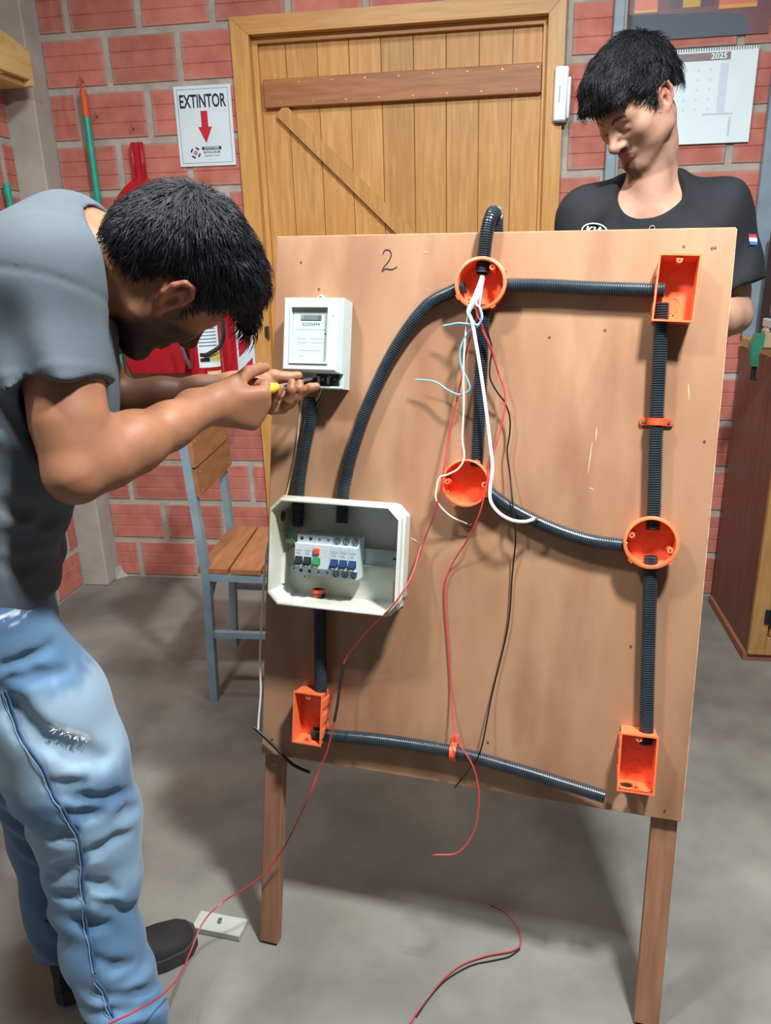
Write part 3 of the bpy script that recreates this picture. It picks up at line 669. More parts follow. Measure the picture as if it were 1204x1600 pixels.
def clamp(label, x, y, rot, tilt=0.0):
    t = thing('conduit_clamp', label, 'clamp', on_board(x, y, .0003, rot), 'orange conduit clamps')
    m = mat('clamp_orange', 'e2562f', 'd44b26', 16, .45)
    arc = [(-.015, 0)]+[(.0152*math.cos(math.pi-k*math.pi/10), Z-.001+.0152*math.sin(math.pi-k*math.pi/10)) for k in range(11)]+[(.015, 0)]
    inn = [(-.0135, 0)]+[(.0136*math.cos(math.pi-k*math.pi/10), Z-.001+.0136*math.sin(math.pi-k*math.pi/10)) for k in range(11)]+[(.0135, 0)]
    n = len(arc); q = [(p[0], -.006, p[1]) for p in arc]+[(p[0], -.006, p[1]) for p in inn]+[(p[0], .006, p[1]) for p in arc]+[(p[0], .006, p[1]) for p in inn]
    fs = []
    for k in range(n-1): fs += [(k, k+1, n+k+1, n+k), (2*n+k, 2*n+k+1, 3*n+k+1, 3*n+k), (k, k+1, 2*n+k+1, 2*n+k), (n+k, n+k+1, 3*n+k+1, 3*n+k)]
    obj('saddle', MB().add(q, fs), m, t, smooth=True)
    for s in (-1, 1):
        obj('foot', MB().prism([(s*.0135, -.0065), (s*.024, -.0065), (s*.0275, -.003), (s*.0275, .003), (s*.024, .0065), (s*.0135, .0065)], 0, .0045), m, t)
        obj('screw', MB().prism(circle(s*.0205, 0, .0032, 10), .0045, .0062), M_STEEL, t)
clamp('orange conduit clamp with two screws on the right upright conduit', .711, -.320, .0)
clamp('orange conduit clamp around loose conduit at the board bottom', .398, -.9535, math.pi/2+.03)

# ------------------------------------------------------------------ electricity meter
def meter():
    t = thing('electricity_meter', 'white electricity meter with counter window mounted on the board', 'meter', on_board(.0, .0, .0002))
    def fr(x0, x1, y0, y1, z): return [(x0, y0, z), (x1, y0, z), (x1, y1, z), (x0, y1, z)]
    b = MB().loft([fr(.047, .157, -.284, -.122, 0), fr(.047, .157, -.284, -.122, .036), fr(.048, .156, -.283, -.123, .038)])
    obj('base', b, M_WHITEP, t)
    c = MB().loft([fr(.0465, .1575, -.2575, -.1215, .038), fr(.0465, .1575, -.2575, -.1215, .050), fr(.049, .153, -.255, -.1245, .068), fr(.052, .150, -.252, -.1275, .072), fr(.064, .136, -.241, -.141, .072), fr(.066, .134, -.239, -.143, .066)])
    cv = obj('cover', c, M_WHITEP, t)
    bz = MB()
    for (x0, x1, y0, y1) in ((.0625, .0655, -.2425, -.1395), (.1345, .1375, -.2425, -.1395), (.0655, .1345, -.1425, -.1395), (.0655, .1345, -.2425, -.2395)): bz.box(x0, x1, y0, y1, .0715, .0745, .0006)
    obj('window_bezel', bz, M_WHITEP, cv)
    obj('face_plate', MB().box(.066, .134, -.239, -.143, .060, .0662), mat('meter_face', 'b9cac4', 'b1c3bd', 10, .35), t, label='pale green printed face plate')
    g = mat('meter_print', '8a9c98'); gd = mat('meter_print_dark', '4c5a5c')
    lines = MB()
    for (y, a, b_) in ((-.1805, .072, .130), (-.197, .075, .092), (-.197, .10, .125), (-.204, .076, .094), (-.204, .102, .126), (-.218, .08, .12), (-.228, .078, .09)): lines.box(a, b_, y-.0006, y+.0006, .0662, .0664)
    obj('printed_lines', lines, g, t)
    obj('counter_window', MB().box(.0815, .1205, -.164, -.155, .0662, .0672), M_INK, t)
    for k in range(6):
        d = obj('counter_digit', MB().box(.0822+k*.0064, .0874+k*.0064, -.1632, -.1558, .0672, .0674), mat('digit_bg', '8d999b') if k < 5 else mat('digit_red', '9a6a66'), t)
        text('digit', '100000'[k], .0085, M_INK, d, T(.0848+k*.0064, -.1595, .0676), .0001, .9, .0001)
    text('serial_number', '02355494', .0085, gd, t, T(.101, -.1715, .0664), .00005, 1.0, .0001)
    obj('indicator', MB().prism(circle(.129, -.188, .0014, 8), .0662, .0668), M_INK, t)
    obj('brand_mark', MB().box(.1425, .1465, -.158, -.1545, .072, .0722), g, t)
    tb = obj('terminal_block', MB().box(.0535, .1505, -.280, -.2585, .034, .0455, .001), M_BLACKP, t)
    obj('lower_lip', MB().box(.0475, .1565, -.2845, -.2805, .03, .050, .001), M_WHITEP, t)
    obj('cover_tongue', MB().prism([(.0925+.016*math.cos(math.pi+math.pi*k/10), -.2575+.0115*math.sin(math.pi+math.pi*k/10)) for k in range(11)], .0455, .053), mat('tongue_grey', '9aa39f'), t)
    obj('screw', MB().prism(circle(.0925, -.2615, .0032, 10), .053, .0545), M_STEEL, t)
    for k, x in enumerate((.062, .080, .107, .120, .133, .144)):
        obj('terminal_screw', MB().prism(circle(x, -.268 if k % 2 else -.263, .0027, 8), .0455, .0468), M_STEEL if k < 2 else mat('dull_screw', '8a8f8c', None, 20, .4, metal=.6), tb)
    obj('terminal_marking', MB().box(.109, .1145, -.2755, -.263, .0455, .0457).box(.128, .133, -.2765, -.264, .0455, .0457), mat('mark_grey', 'a9b4b4'), tb)
    obj('hanging_tab', MB().prism([(.086, -.123), (.1065, -.123), (.1035, -.1125), (.0965, -.1075), (.0895, -.112)], 0, .006), M_WHITEP, t)
    obj('tab_screw', MB().prism(circle(.0955, -.1135, .003, 10), .006, .0085), M_STEEL, t)
    obj('seal_notch', MB().box(.146, .1545, -.256, -.249, .050, .0645, .001), mat('notch_plastic', 'c8d6d4'), t)
meter()

# ------------------------------------------------------------------ breaker panel
def panel():
    t = thing('breaker_panel', 'open white octagonal breaker box fixed on the board', 'breaker panel', on_board(0, 0, .0002))
    x0, x1, y0, y1, c = .040, .292, -.690, -.489, .020
    def oc(i, z): return [(x0+i+c, y0+i, z), (x1-i-c, y0+i, z), (x1-i, y0+i+c, z), (x1-i, y1-i-c, z), (x1-i-c, y1-i, z), (x0+i+c, y1-i, z), (x0+i, y1-i-c, z), (x0+i, y0+i+c, z)]
    obj('housing', MB().loft([oc(.004, 0), oc(.003, .055), oc(-.003, .056), oc(-.003, .066), oc(.001, .067), oc(0, .086), oc(.0015, .088), oc(.0055, .088), oc(.008, .0035)], True, True), M_CREAM, t)
    lip = MB().loft([oc(.0025, .088), oc(.0025, .0905), oc(.0045, .0905), oc(.0045, .088)], False, False); obj('rim_lip', lip, M_CREAM, t)
    r = obj('din_rail', MB().box(.075, .284, -.614, -.580, .0135, .0150).box(.075, .284, -.583, -.5795, .0150, .021).box(.075, .284, -.6145, -.611, .0150, .021).box(.075, .284, -.605, -.590, .0038, .0135), mat('rail_zinc', 'b4bfbe', 'a4b0b0', 16, .35, metal=.55), t)
    obj('rail_text', MB().box(.262, .270, -.598, -.594, .0150, .0152), M_INK, r)
    for (x, y) in ((.062, -.522), (.0625, -.633), (.270, -.502), (.086, -.647), (.274, -.598), (.278, -.668)):
        s = obj('screw_post', MB().prism(circle(x, y, .0055, 12), .0035, .012), M_CREAM, t, smooth=True); obj('screw_hole', MB().prism(circle(x, y, .0022, 8), .012, .0123), mat('post_hole', '5a5348'), s)
    obj('knockout', MB().prism(circle(.0, .0, .0105, 18), 0, .0006), mat('knock_dark', '5a2f22'), t, Matrix.Translation((.0478, -.528, .040)) @ Matrix.Rotation(math.pi/2, 4, 'Y'))
    obj('side_clip', MB().box(.047, .066, -.582, -.572, .02, .028, .001).box(.047, .052, -.66, -.60, .03, .034), M_CREAM, t)
    obj('conduit_bush', MB().loft([[(r_*math.cos(2*math.pi*k/18), z_, .024+r_*math.sin(2*math.pi*k/18)) for k in range(18)] for r_, z_ in ((.0128, 0), (.0128, .007), (.010, .007), (.010, -.01))], False, False), mat('bush_orange', 'e2552d'), t, T(.1185, -.6735, 0), smooth=True)
    tp = obj('tape_patch', MB().box(.262, .285, -.683, -.640, .0038, .0052), mat('tape_pink', 'c98270'), t, T(0, 0, 0))
    M_BR = mat('breaker_white', 'ced8dc', 'c6d1d5', 10, .4)
    def module(name, label, x, nmod, toggle, tcol, extra=None, group=None):
        W = .0176*nmod-.0006
        b = thing(name, label, 'circuit breaker', on_board(x, -.597, .0155), group)
        prof = [(-.0385, 0), (-.0385, .034), (-.0235, .034), (-.0225, .046), (.0225, .046), (.0235, .034), (.0385, .034), (.0385, 0)]
        mb = MB().prism(prof, 0, W); mb.v = [(z, x_, y_) for (x_, y_, z) in mb.v]; obj('body', mb, M_BR, b)
        for k in range(nmod):
            cx = .0088+.0176*k
            for yy in (-.031, .031):
                if toggle == 'blue':
                    n = 16; o, i = circle(cx, yy, .0062, n), circle(cx, yy, .0047, n)
                    obj('terminal_ring', MB().add([(p[0], p[1], .034) for p in o]+[(p[0], p[1], .0355) for p in o]+[(p[0], p[1], .0355) for p in i]+[(p[0], p[1], .034) for p in i], [(j*n+q, j*n+(q+1) % n, (j+1)*n+(q+1) % n, (j+1)*n+q) for j in range(3) for q in range(n)]), mat('ring_blue', '2b4a66'), b)
                    obj('terminal_screw', MB().prism(circle(cx, yy, .0024, 8), .034, .035), M_STEEL, b)
                else:
                    obj('terminal_hole', MB().prism(circle(cx, yy, .0034 if toggle == 'black' else .0028, 10), .034, .0343), mat('terminal_dark', '2c3436') if toggle == 'black' else mat('terminal_grey', '77807e'), b)
            if toggle != 'rcd' or k == 0:
                tg = obj('toggle_recess', MB().box(cx-.0074, cx+.0074, -.0150, -.0015, .046, .0475, .0008), mat('tog_'+tcol, tcol, None, 10, .4), b)
                obj('toggle', MB().loft([[(cx-.0066, -.012, .0475), (cx+.0066, -.012, .0475), (cx+.0066, -.003, .0475), (cx-.0066, -.003, .0475)], [(cx-.0062, -.0165, .0555), (cx+.0062, -.0165, .0555), (cx+.0062, -.0125, .0565), (cx-.0062, -.0125, .0565)]]), mat('tog_'+tcol, tcol, None, 10, .4), tg)
                obj('toggle_tip', MB().box(cx-.003, cx+.003, -.0195, -.0125, .050, .0550, .0008), mat('tip_clear', 'aebfc4'), tg)
            if toggle == 'blue':
                obj('status_window', MB().box(cx-.0076, cx+.0076, .0125, .0205, .046, .0464), mat('window_pale', 'b7cbd6'), b)
            if toggle != 'rcd': obj('printed_lines', MB().box(cx-.006, cx+.005, .0095, .0103, .046, .0462).box(cx-.006, cx+.002, .0055, .0061, .046, .0462).box(cx-.006, cx+.003, .0030, .0036, .046, .0462), mat('print_slate', '5d6d80'), b)
        if toggle == 'rcd':
            obj('test_button', MB().box(.0028, .0150, .0055, .0165, .046, .050, .0012), mat('button_orange', 'e8603a', None, 10, .4), b)
            obj('printed_lines', MB().box(.021, .031, .013, .0138, .046, .0462).box(.021, .030, .009, .0096, .046, .0462).box(.021, .031, .002, .0026, .046, .0462), mat('print_pale', 'b9c6cc'), b)
    xs = .0825
    module('circuit_breaker', 'two-pole circuit breaker with black toggles at the panel\'s left', xs, 2, 'black', '1d2329')
    module('residual_current_breaker', 'white residual current breaker with orange test button and green toggle', xs+.0352, 2, 'rcd', '2d7a48')
    for k, nm in enumerate(('leftmost', 'middle', 'rightmost')):
        module('circuit_breaker', nm+' of the three blue-toggle circuit breakers in the panel', xs+.0704+.0176*k, 1, 'blue', '1a345e', group='blue-toggle circuit breakers')
panel()

# ------------------------------------------------------------------ wires
def wire(label, pts, r, col, tip=None, name='wire', cat='wire'):
    P = smooth_path(pts, 7); o = P[0]
    t = MB().tube([p-o for p in P], r, 7)
    me = t.mesh(name, True)
    if tip:
        th = thing(name, label, cat, T(*o)); obj('insulation', me, mat('wire_'+col, col, None, 10, .4), th)
        d = nrm(P[-1]-P[-2]); q = P[-1]-o
        obj('copper_tip', MB().tube([q, q+d*.006, q+d*.008+np.array([.002, 0, .002])], r*.6, 6), mat('copper', 'b98a5a', None, 10, .35, metal=.8), th)
        for tp in (tip if isinstance(tip, list) else []):
            obj('tape', MB().tube([p-o for p in smooth_path(tp, 6)], r*1.7, 8), M_BLACKP, th, smooth=True)
        return th
    x = obj(name, me, mat('wire_'+col, col, None, 10, .4), None, T(*o)); return tag(x, label, cat)
B = lambda *a: [bw(*bl(px, py, d)) for (px, py, d) in a]
wire('thick white wire hanging from upper round box to sagging conduit', B((753, 430, .022), (748, 445, .035), (738, 470, .050), (731, 486, .052), (737, 502, .056), (744, 540, .056), (752, 590, .052), (759, 640, .050), (765, 690, .050), (769, 730, .049), (765, 765, .049), (767, 785, .049), (780, 802, .05), (800, 813, .05), (820, 815, .045), (834, 811, .038)), .0030, 'e9eef0', True)
wire('thin white wire looping past the middle round box', B((751, 432, .02), (745, 455, .04), (736, 480, .050), (729, 503, .046), (724, 569, .042), (724, 636, .044), (722, 685, .046), (725, 714, .049), (716, 732, .051), (700, 741, .052), (687, 746, .052), (682, 762, .050), (682, 783, .046), (703, 806, .03), (729, 818, .018)), .0016, 'e6dccb', True)
wire('short light blue wire end pointing left below upper round box', B((754, 432, .022), (747, 460, .048), (738, 478, .056), (733, 492, .056), (741, 506, .057), (728, 506, .05), (716, 505, .044), (704, 507, .038), (693, 509, .034)), .0018, '7fc0d8', True)
wire('long light blue wire curling left halfway down the board', B((756, 432, .021), (752, 458, .045), (749, 478, .054), (752, 495, .055), (747, 509, .052), (736, 515, .048), (724, 531, .044), (718, 551, .042), (721, 575, .041), (731, 595, .04), (733, 609, .038), (720, 617, .036), (702, 611, .034), (680, 597, .03), (654, 593, .026)), .0017, '6fa9c4', True)
wire('pale violet wire curl in the upper round box bundle', B((755, 431, .024), (748, 462, .046), (743, 474, .052), (750, 482, .055), (753, 497, .054), (745, 508, .053), (738, 500, .056), (731, 488, .054), (735, 474, .052), (746, 450, .040)), .0017, 'b9b6dc')
foot = [np.array(p) for p in ((-.50, 1.215, .30), (-.53, 1.185, .17), (-.555, 1.14, .085), (-.585, 1.09, .055), (-.605, 1.03, .045), (-.615, .985, .05))]
wA = B((757, 432, .02), (753, 455, .042), (750, 474, .05), (744, 500, .048), (734, 527, .038), (727, 556, .03), (720, 594, .028), (707, 652, .03), (699, 694, .036), (693, 735, .05), (683, 787, .047), (668, 830, .03), (657, 856, .03), (645, 895, .07), (632, 920, .094), (612, 948, .097), (580, 980, .075), (550, 1015, .05), (537, 1037, .045), (531, 1070, .05), (527, 1100, .055), (522, 1127, .06), (512, 1170, .058), (498, 1205, .06), (480, 1250, .075))
tape = [bw(*bl(*q)) for q in ((537, 1037, .045), (531, 1070, .05), (527, 1100, .055), (522, 1127, .06))]
low = [at_y(440, 1330, 1.215), at_y(400, 1376, 1.19), at_y(350, 1408, 1.16), at_y(318, 1440, 1.11), at_y(296, 1490, 1.05), at_y(282, 1522, 1.00), at_y(255, 1553, .925), at_y(215, 1578, .855), at_y(170, 1600, .83), at_y(120, 1625, .84)]
wire('long red wire running from upper round box down to the floor', wA+low, .0016, 'b5333a', [tape])
wire('red wire hanging below the board with a bare copper end', B((755, 433, .02), (750, 460, .044), (747, 485, .05), (752, 510, .05), (760, 530, .046), (768, 546, .04), (774, 568, .032), (780, 588, .028), (788, 611, .026), (788, 640, .026), (778, 685, .03), (766, 723, .042), (759, 760, .048), (749, 802, .046), (730, 843, .03), (709, 876, .012), (697, 905, .006), (695, 940, .005), (700, 1010, .005), (704, 1080, .006), (710, 1140, .03), (716, 1160, .045), (735, 1190, .052), (744, 1215, .05), (748, 1250, .05), (740, 1300, .05), (715, 1332, .05), (680, 1336, .05)), .0015, 'c23c42', True)
wire('long thin black wire hanging down the board right of the bundle', B((753, 434, .021), (750, 465, .045), (752, 492, .05), (762, 520, .046), (768, 545, .036), (765, 571, .032), (766, 593, .03), (778, 615, .024), (788, 628, .02), (796, 652, .018), (796, 677, .016), (792, 706, .016), (796, 739, .02), (800, 781, .034), (803, 815, .036), (805, 845, .02), (800, 897, .008), (793, 980, .008), (769, 1082, .010), (751, 1171, .036), (733, 1201, .03), (710, 1231, .024)), .0015, '15161a', True)
wire('thin dark red wire twisted beside the upright conduit', B((756, 434, .02), (749, 470, .046), (744, 488, .052), (752, 506, .053), (758, 522, .046), (766, 545, .038), (772, 563, .034), (779, 584, .029)), .0013, '8c3038')
wire('white cable hanging along the board\'s left edge', B((474, 612, .035), (471, 632, .012), (467, 670, .006), (460, 720, .006), (448, 772, .006), (436, 800, .006), (424, 830, .004))+[bw(*(bl(px, py, d))) for (px, py, d) in ((417, 860, .006), (413, 900, .008), (409, 960, .008), (406, 1030, .008), (407, 1080, .008), (404, 1120, .01), (403, 1140, .012))], .0022, 'd8d3c8', name='cable', cat='cable')
wire('black taped cable end lying across the board\'s lower left corner', B((397, 1137, .012), (404, 1143, .013), (420, 1158, .012), (440, 1178, .010), (458, 1195, .008), (484, 1207, .008)), .0034, '121214', True, name='cable', cat='cable')
wire('red wire under the meter joining the conduit', B((497, 606, .04), (496, 615, .03), (491, 632, .022), (488, 650, .02)), .0018, 'a8383a')
wire('yellow-green wire under the meter joining the conduit', B((503, 606, .038), (498, 618, .03), (489, 634, .02), (486, 652, .018)), .0016, '8fa65a')
wire('dark wire under the meter joining the conduit', B((506, 606, .038), (502, 620, .03), (494, 634, .024), (487, 655, .02)), .0016, '2a2622')
wire('green earth wire curving inside the breaker panel', B((440, 827, .03), (450, 832, .035), (458, 842, .042), (462, 852, .046)), .0018, '2fae86', True)
wire('second green wire crossing to the conduit inside the panel', B((447, 829, .03), (455, 829, .033), (463, 832, .034), (468, 830, .03)), .0016, '3a9a72')
wire('pinkish wire ends bunched at the conduit inside the panel', B((466, 824, .025), (470, 832, .034), (464, 842, .040), (470, 848, .040)), .0024, 'c9868a')
wire('short brown wire at the breaker panel\'s left clip', B((448, 860, .03), (453, 856, .034), (460, 852, .04)), .0022, '5a3a30')
fl = lambda *a: [np.array([*at_z(px, py, .004)[:2], z]) for (px, py, z) in a]
wire('red wire lying on the floor beneath the board', fl((640, 1600, .004), (652, 1580, .003), (668, 1560, .003), (690, 1532, .003), (720, 1508, .004), (760, 1494, .005), (800, 1486, .005), (813, 1474, .004), (808, 1450, .003), (790, 1425, .003), (765, 1412, .003)), .0017, 'b04048')
wire('black wire lying beside the red floor wire', fl((650, 1588, .003), (672, 1556, .003), (697, 1530, .003), (735, 1508, .003), (770, 1500, .003), (795, 1494, .003), (812, 1482, .003)), .0015, '1b1b20')

# ------------------------------------------------------------------ offcuts on the floor
def offcut(label, x, y, L, W, H, rz, screw=True):
    t = thing('wood_offcut', label, 'wood block', T(x, y, 0) @ Matrix.Rotation(rz, 4, 'Z'))
    obj('block', MB().box(-L/2, L/2, -W/2, W/2, 0.0005, H, .0015), mat('white_block', 'b9bdb4', 'a9ada4', 10, .6), t)
    if screw:
        obj('screw', MB().tube([(0, 0, H-.002), (.001, .001, H+.007)], .0028, 7).tube([(.001, .001, H+.007), (.001, .001, H+.009)], .005, 8), M_STEEL, t)
offcut('small pale block with a screw on the floor by the shoe', -.580, 1.228, .112, .046, .016, -.10)
offcut('tiny pale offcut on the floor behind the jeans', -1.30, 2.05, .06, .035, .016, -.2, False)

# ------------------------------------------------------------------ implicit-surface modelling for the people
class SDF:
    def __init__(s): s.p = []
    def rc(s, a, b, r1, r2=None, k=.012, op='u'):
        s.p.append(('rc', np.asarray(a, float), np.asarray(b, float), r1, r1 if r2 is None else r2, k, op)); return s
    def chain(s, pts, k=.012, op='u'):
        for (a, ra), (b, rb) in zip(pts[:-1], pts[1:]): s.rc(a, b, ra, rb, k, op)
        return s
    def rcc(s, a, b, r1, r2, k=.012, op='u'): s.p.append(('rcc', np.asarray(a, float), np.asarray(b, float), r1, r2, k, op)); return s
    def el(s, c, R, rad, k=.012, op='u'): s.p.append(('el', np.asarray(c, float), np.asarray(R, float), np.asarray(rad, float), None, k, op)); return s
    def ring(s, c, n, R, r, k=.004, op='u', sq=None):
        s.p.append(('ring', np.asarray(c, float), nrm(n), R, r, k, op)); return s
    def fn(s, f, op, k=.004): s.p.append(('fn', f, None, None, None, k, op)); return s
def _prim(p, P):
    t = p[0]
    if t == 'fn': return p[1](P)
    if t == 'el':
        q = (P-p[1]) @ p[2]; k0 = np.linalg.norm(q/p[3], axis=1); k1 = np.linalg.norm(q/(p[3]**2), axis=1)+1e-9
        return k0*(k0-1)/k1
    if t == 'ring':
        q = P-p[1]; h = q @ p[2]; rr = np.sqrt(np.maximum((q*q).sum(1)-h*h, 0)); return np.sqrt((rr-p[3])**2+h*h)-p[4]
    a, b = p[1], p[2]; ba = b-a; L2 = ba @ ba+1e-12; pa = P-a; tt = (pa @ ba)/L2
    tc = np.clip(tt, 0, 1); r = p[3]+tc*(p[4]-p[3])
    if t == 'rc': return np.linalg.norm(pa-tc[:, None]*ba, axis=1)-r
    tu = np.maximum(tt, 0); rad = np.linalg.norm(pa-tu[:, None]*ba, axis=1)-r
    return np.maximum(rad, (tt-1)*math.sqrt(L2))
def _comb(d, x, op, k):
    if op == 'd': return d+x
    if op == 'u':
        h = np.maximum(k-np.abs(d-x), 0)/k; return np.minimum(d, x)-h*h*k*.25
    if op == 's': x = -x
    h = np.maximum(k-np.abs(d-x), 0)/k; return np.maximum(d, x)+h*h*k*.25
def sdf_mesh(name, S, h, lo, hi, smooth_it=1):
    lo = np.asarray(lo, float); hi = np.asarray(hi, float); Bk = 14
    nb = np.ceil((hi-lo)/(h*Bk)).astype(int); n = nb*Bk; G = np.full(n+1, 1.0, np.float32)
    ci = np.stack(np.meshgrid(*[np.arange(q) for q in nb], indexing='ij'), -1).reshape(-1, 3)
    cen = lo+(ci+.5)*h*Bk; hd = h*Bk*.8661
    D = [(_prim(p, cen)) for p in S.p]
    d = np.full(len(cen), 1e3)
    for p, x in zip(S.p, D): d = _comb(d, x, p[6], p[5])
    act = np.abs(d) < hd*1.35+.03
    for i in np.where(~act & (d < 0))[0]:
        c = ci[i]*Bk; G[c[0]:c[0]+Bk+1, c[1]:c[1]+Bk+1, c[2]:c[2]+Bk+1] = -1
    loc = np.stack(np.meshgrid(*[np.arange(Bk+1)]*3, indexing='ij'), -1).reshape(-1, 3)*h
    for i in np.where(act)[0]:
        P = lo+ci[i]*h*Bk+loc; v = np.full(len(P), .2); hit = False
        for p, x in zip(S.p, D):
            if p[0] != 'fn' and x[i] > hd*1.35+p[5]+.012: continue
            if p[0] == 'fn' and not hit and p[6] != 'u': continue
            if p[6] == 'u': hit = True
            v = _comb(v, _prim(p, P), p[6], p[5])
        c = ci[i]*Bk; G[c[0]:c[0]+Bk+1, c[1]:c[1]+Bk+1, c[2]:c[2]+Bk+1] = v.reshape(Bk+1, Bk+1, Bk+1)
    neg = G < 0
    cnt = np.zeros(n, np.int8)
    offs = [(a, b, c) for a in (0, 1) for b in (0, 1) for c in (0, 1)]
    for (a, b, c) in offs: cnt += neg[a:a+n[0], b:b+n[1], c:c+n[2]]
    cells = np.argwhere((cnt > 0) & (cnt < 8)); vid = np.full(n, -1, np.int32); vid[tuple(cells.T)] = np.arange(len(cells))
    cv = np.stack([G[cells[:, 0]+a, cells[:, 1]+b, cells[:, 2]+c] for (a, b, c) in offs], 1)
    acc = np.zeros((len(cells), 3)); m = np.zeros(len(cells))
    of = np.array(offs, float)
    for i in range(8):
        for j in range(i+1, 8):
            if np.abs(of[i]-of[j]).sum() != 1: continue
            a, b = cv[:, i], cv[:, j]; x = (a < 0) != (b < 0)
            t = np.where(x, a/(np.where(x, a-b, 1)), 0)
            acc += x[:, None]*(of[i]+t[:, None]*(of[j]-of[i])); m += x
    V = lo+(cells+acc/m[:, None])*h; F = []
    for ax in range(3):
        sl0 = [slice(None)]*3; sl1 = [slice(None)]*3; sl0[ax] = slice(0, -1); sl1[ax] = slice(1, None)
        ch = neg[tuple(sl0)] != neg[tuple(sl1)]; e = np.argwhere(ch); b, c = (ax+1) % 3, (ax+2) % 3
        ok = (e[:, b] > 0) & (e[:, c] > 0) & (e[:, b] < n[b]) & (e[:, c] < n[c]); e = e[ok]; flip = neg[tuple(e.T)]
        q = []
        for (db, dc) in ((-1, -1), (0, -1), (0, 0), (-1, 0)):
            k = e.copy(); k[:, b] += db; k[:, c] += dc; q.append(vid[tuple(k.T)])
        q = np.stack(q, 1); q[~flip] = q[~flip][:, ::-1]; F.append(q)
    F = np.concatenate(F)
    for _ in range(smooth_it):
        A = np.zeros_like(V); C_ = np.zeros(len(V))
        for i in range(4):
            a, b = F[:, i], F[:, (i+1) % 4]
            for q in range(3): A[:, q] += np.bincount(a, V[b, q], len(V))+np.bincount(b, V[a, q], len(V))
            C_ += np.bincount(a, minlength=len(V))+np.bincount(b, minlength=len(V))
        V = V*.5+.5*A/np.maximum(C_, 1)[:, None]
    me = bpy.data.meshes.new(name); me.vertices.add(len(V)); me.vertices.foreach_set('co', V.astype(np.float32).ravel())
    me.loops.add(len(F)*4); me.loops.foreach_set('vertex_index', F.astype(np.int32).ravel())
    me.polygons.add(len(F)); me.polygons.foreach_set('loop_start', np.arange(0, len(F)*4, 4, dtype=np.int32))
    me.update(calc_edges=True); me.validate(); me.polygons.foreach_set('use_smooth', [True]*len(me.polygons))
    return me, V
def attr(me, name, val):
    a = me.attributes.new(name, 'FLOAT', 'POINT'); a.data.foreach_set('value', np.clip(val, 0, 1).astype(np.float32))
def sstep(x, a, b): t = np.clip((x-a)/(b-a), 0, 1); return t*t*(3-2*t)
def vnoise(P, s, seed=0.0):
    return (np.sin(P[:, 0]*s*1.31+seed+1.7*np.sin(P[:, 1]*s*.93+seed))+np.sin(P[:, 1]*s*1.17+2.1+1.3*np.sin(P[:, 2]*s*1.07))+np.sin(P[:, 2]*s*1.23+4.2+seed+1.5*np.sin(P[:, 0]*s*.87)))/3
def sdf_at(S, P):
    d = np.full(len(P), 1e3)
    for p in S.p: d = _comb(d, _prim(p, P), p[6], p[5])
    return d
def surf(S, px, py, t0=.4, t1=2.6):
    r = nrm(ray(px, py)); ts = np.linspace(t0, t1, 700); d = sdf_at(S, CAM+ts[:, None]*r); i = np.where(d < 0)[0]
    return CAM+r*ts[i[0]] if len(i) else None
def crease(S, lines, r, k):
    P = [[surf(S, *q) for q in l] for l in lines]
    for l in P:
        l = [p for p in l if p is not None]
        for n_, (a, b) in enumerate(zip(l[:-1], l[1:])):
            if np.linalg.norm(a-b) < .12: S.rc(a, b, r*(.55 if n_ == 0 else 1), r*(.55 if n_ == len(l)-2 else 1), k, 's')
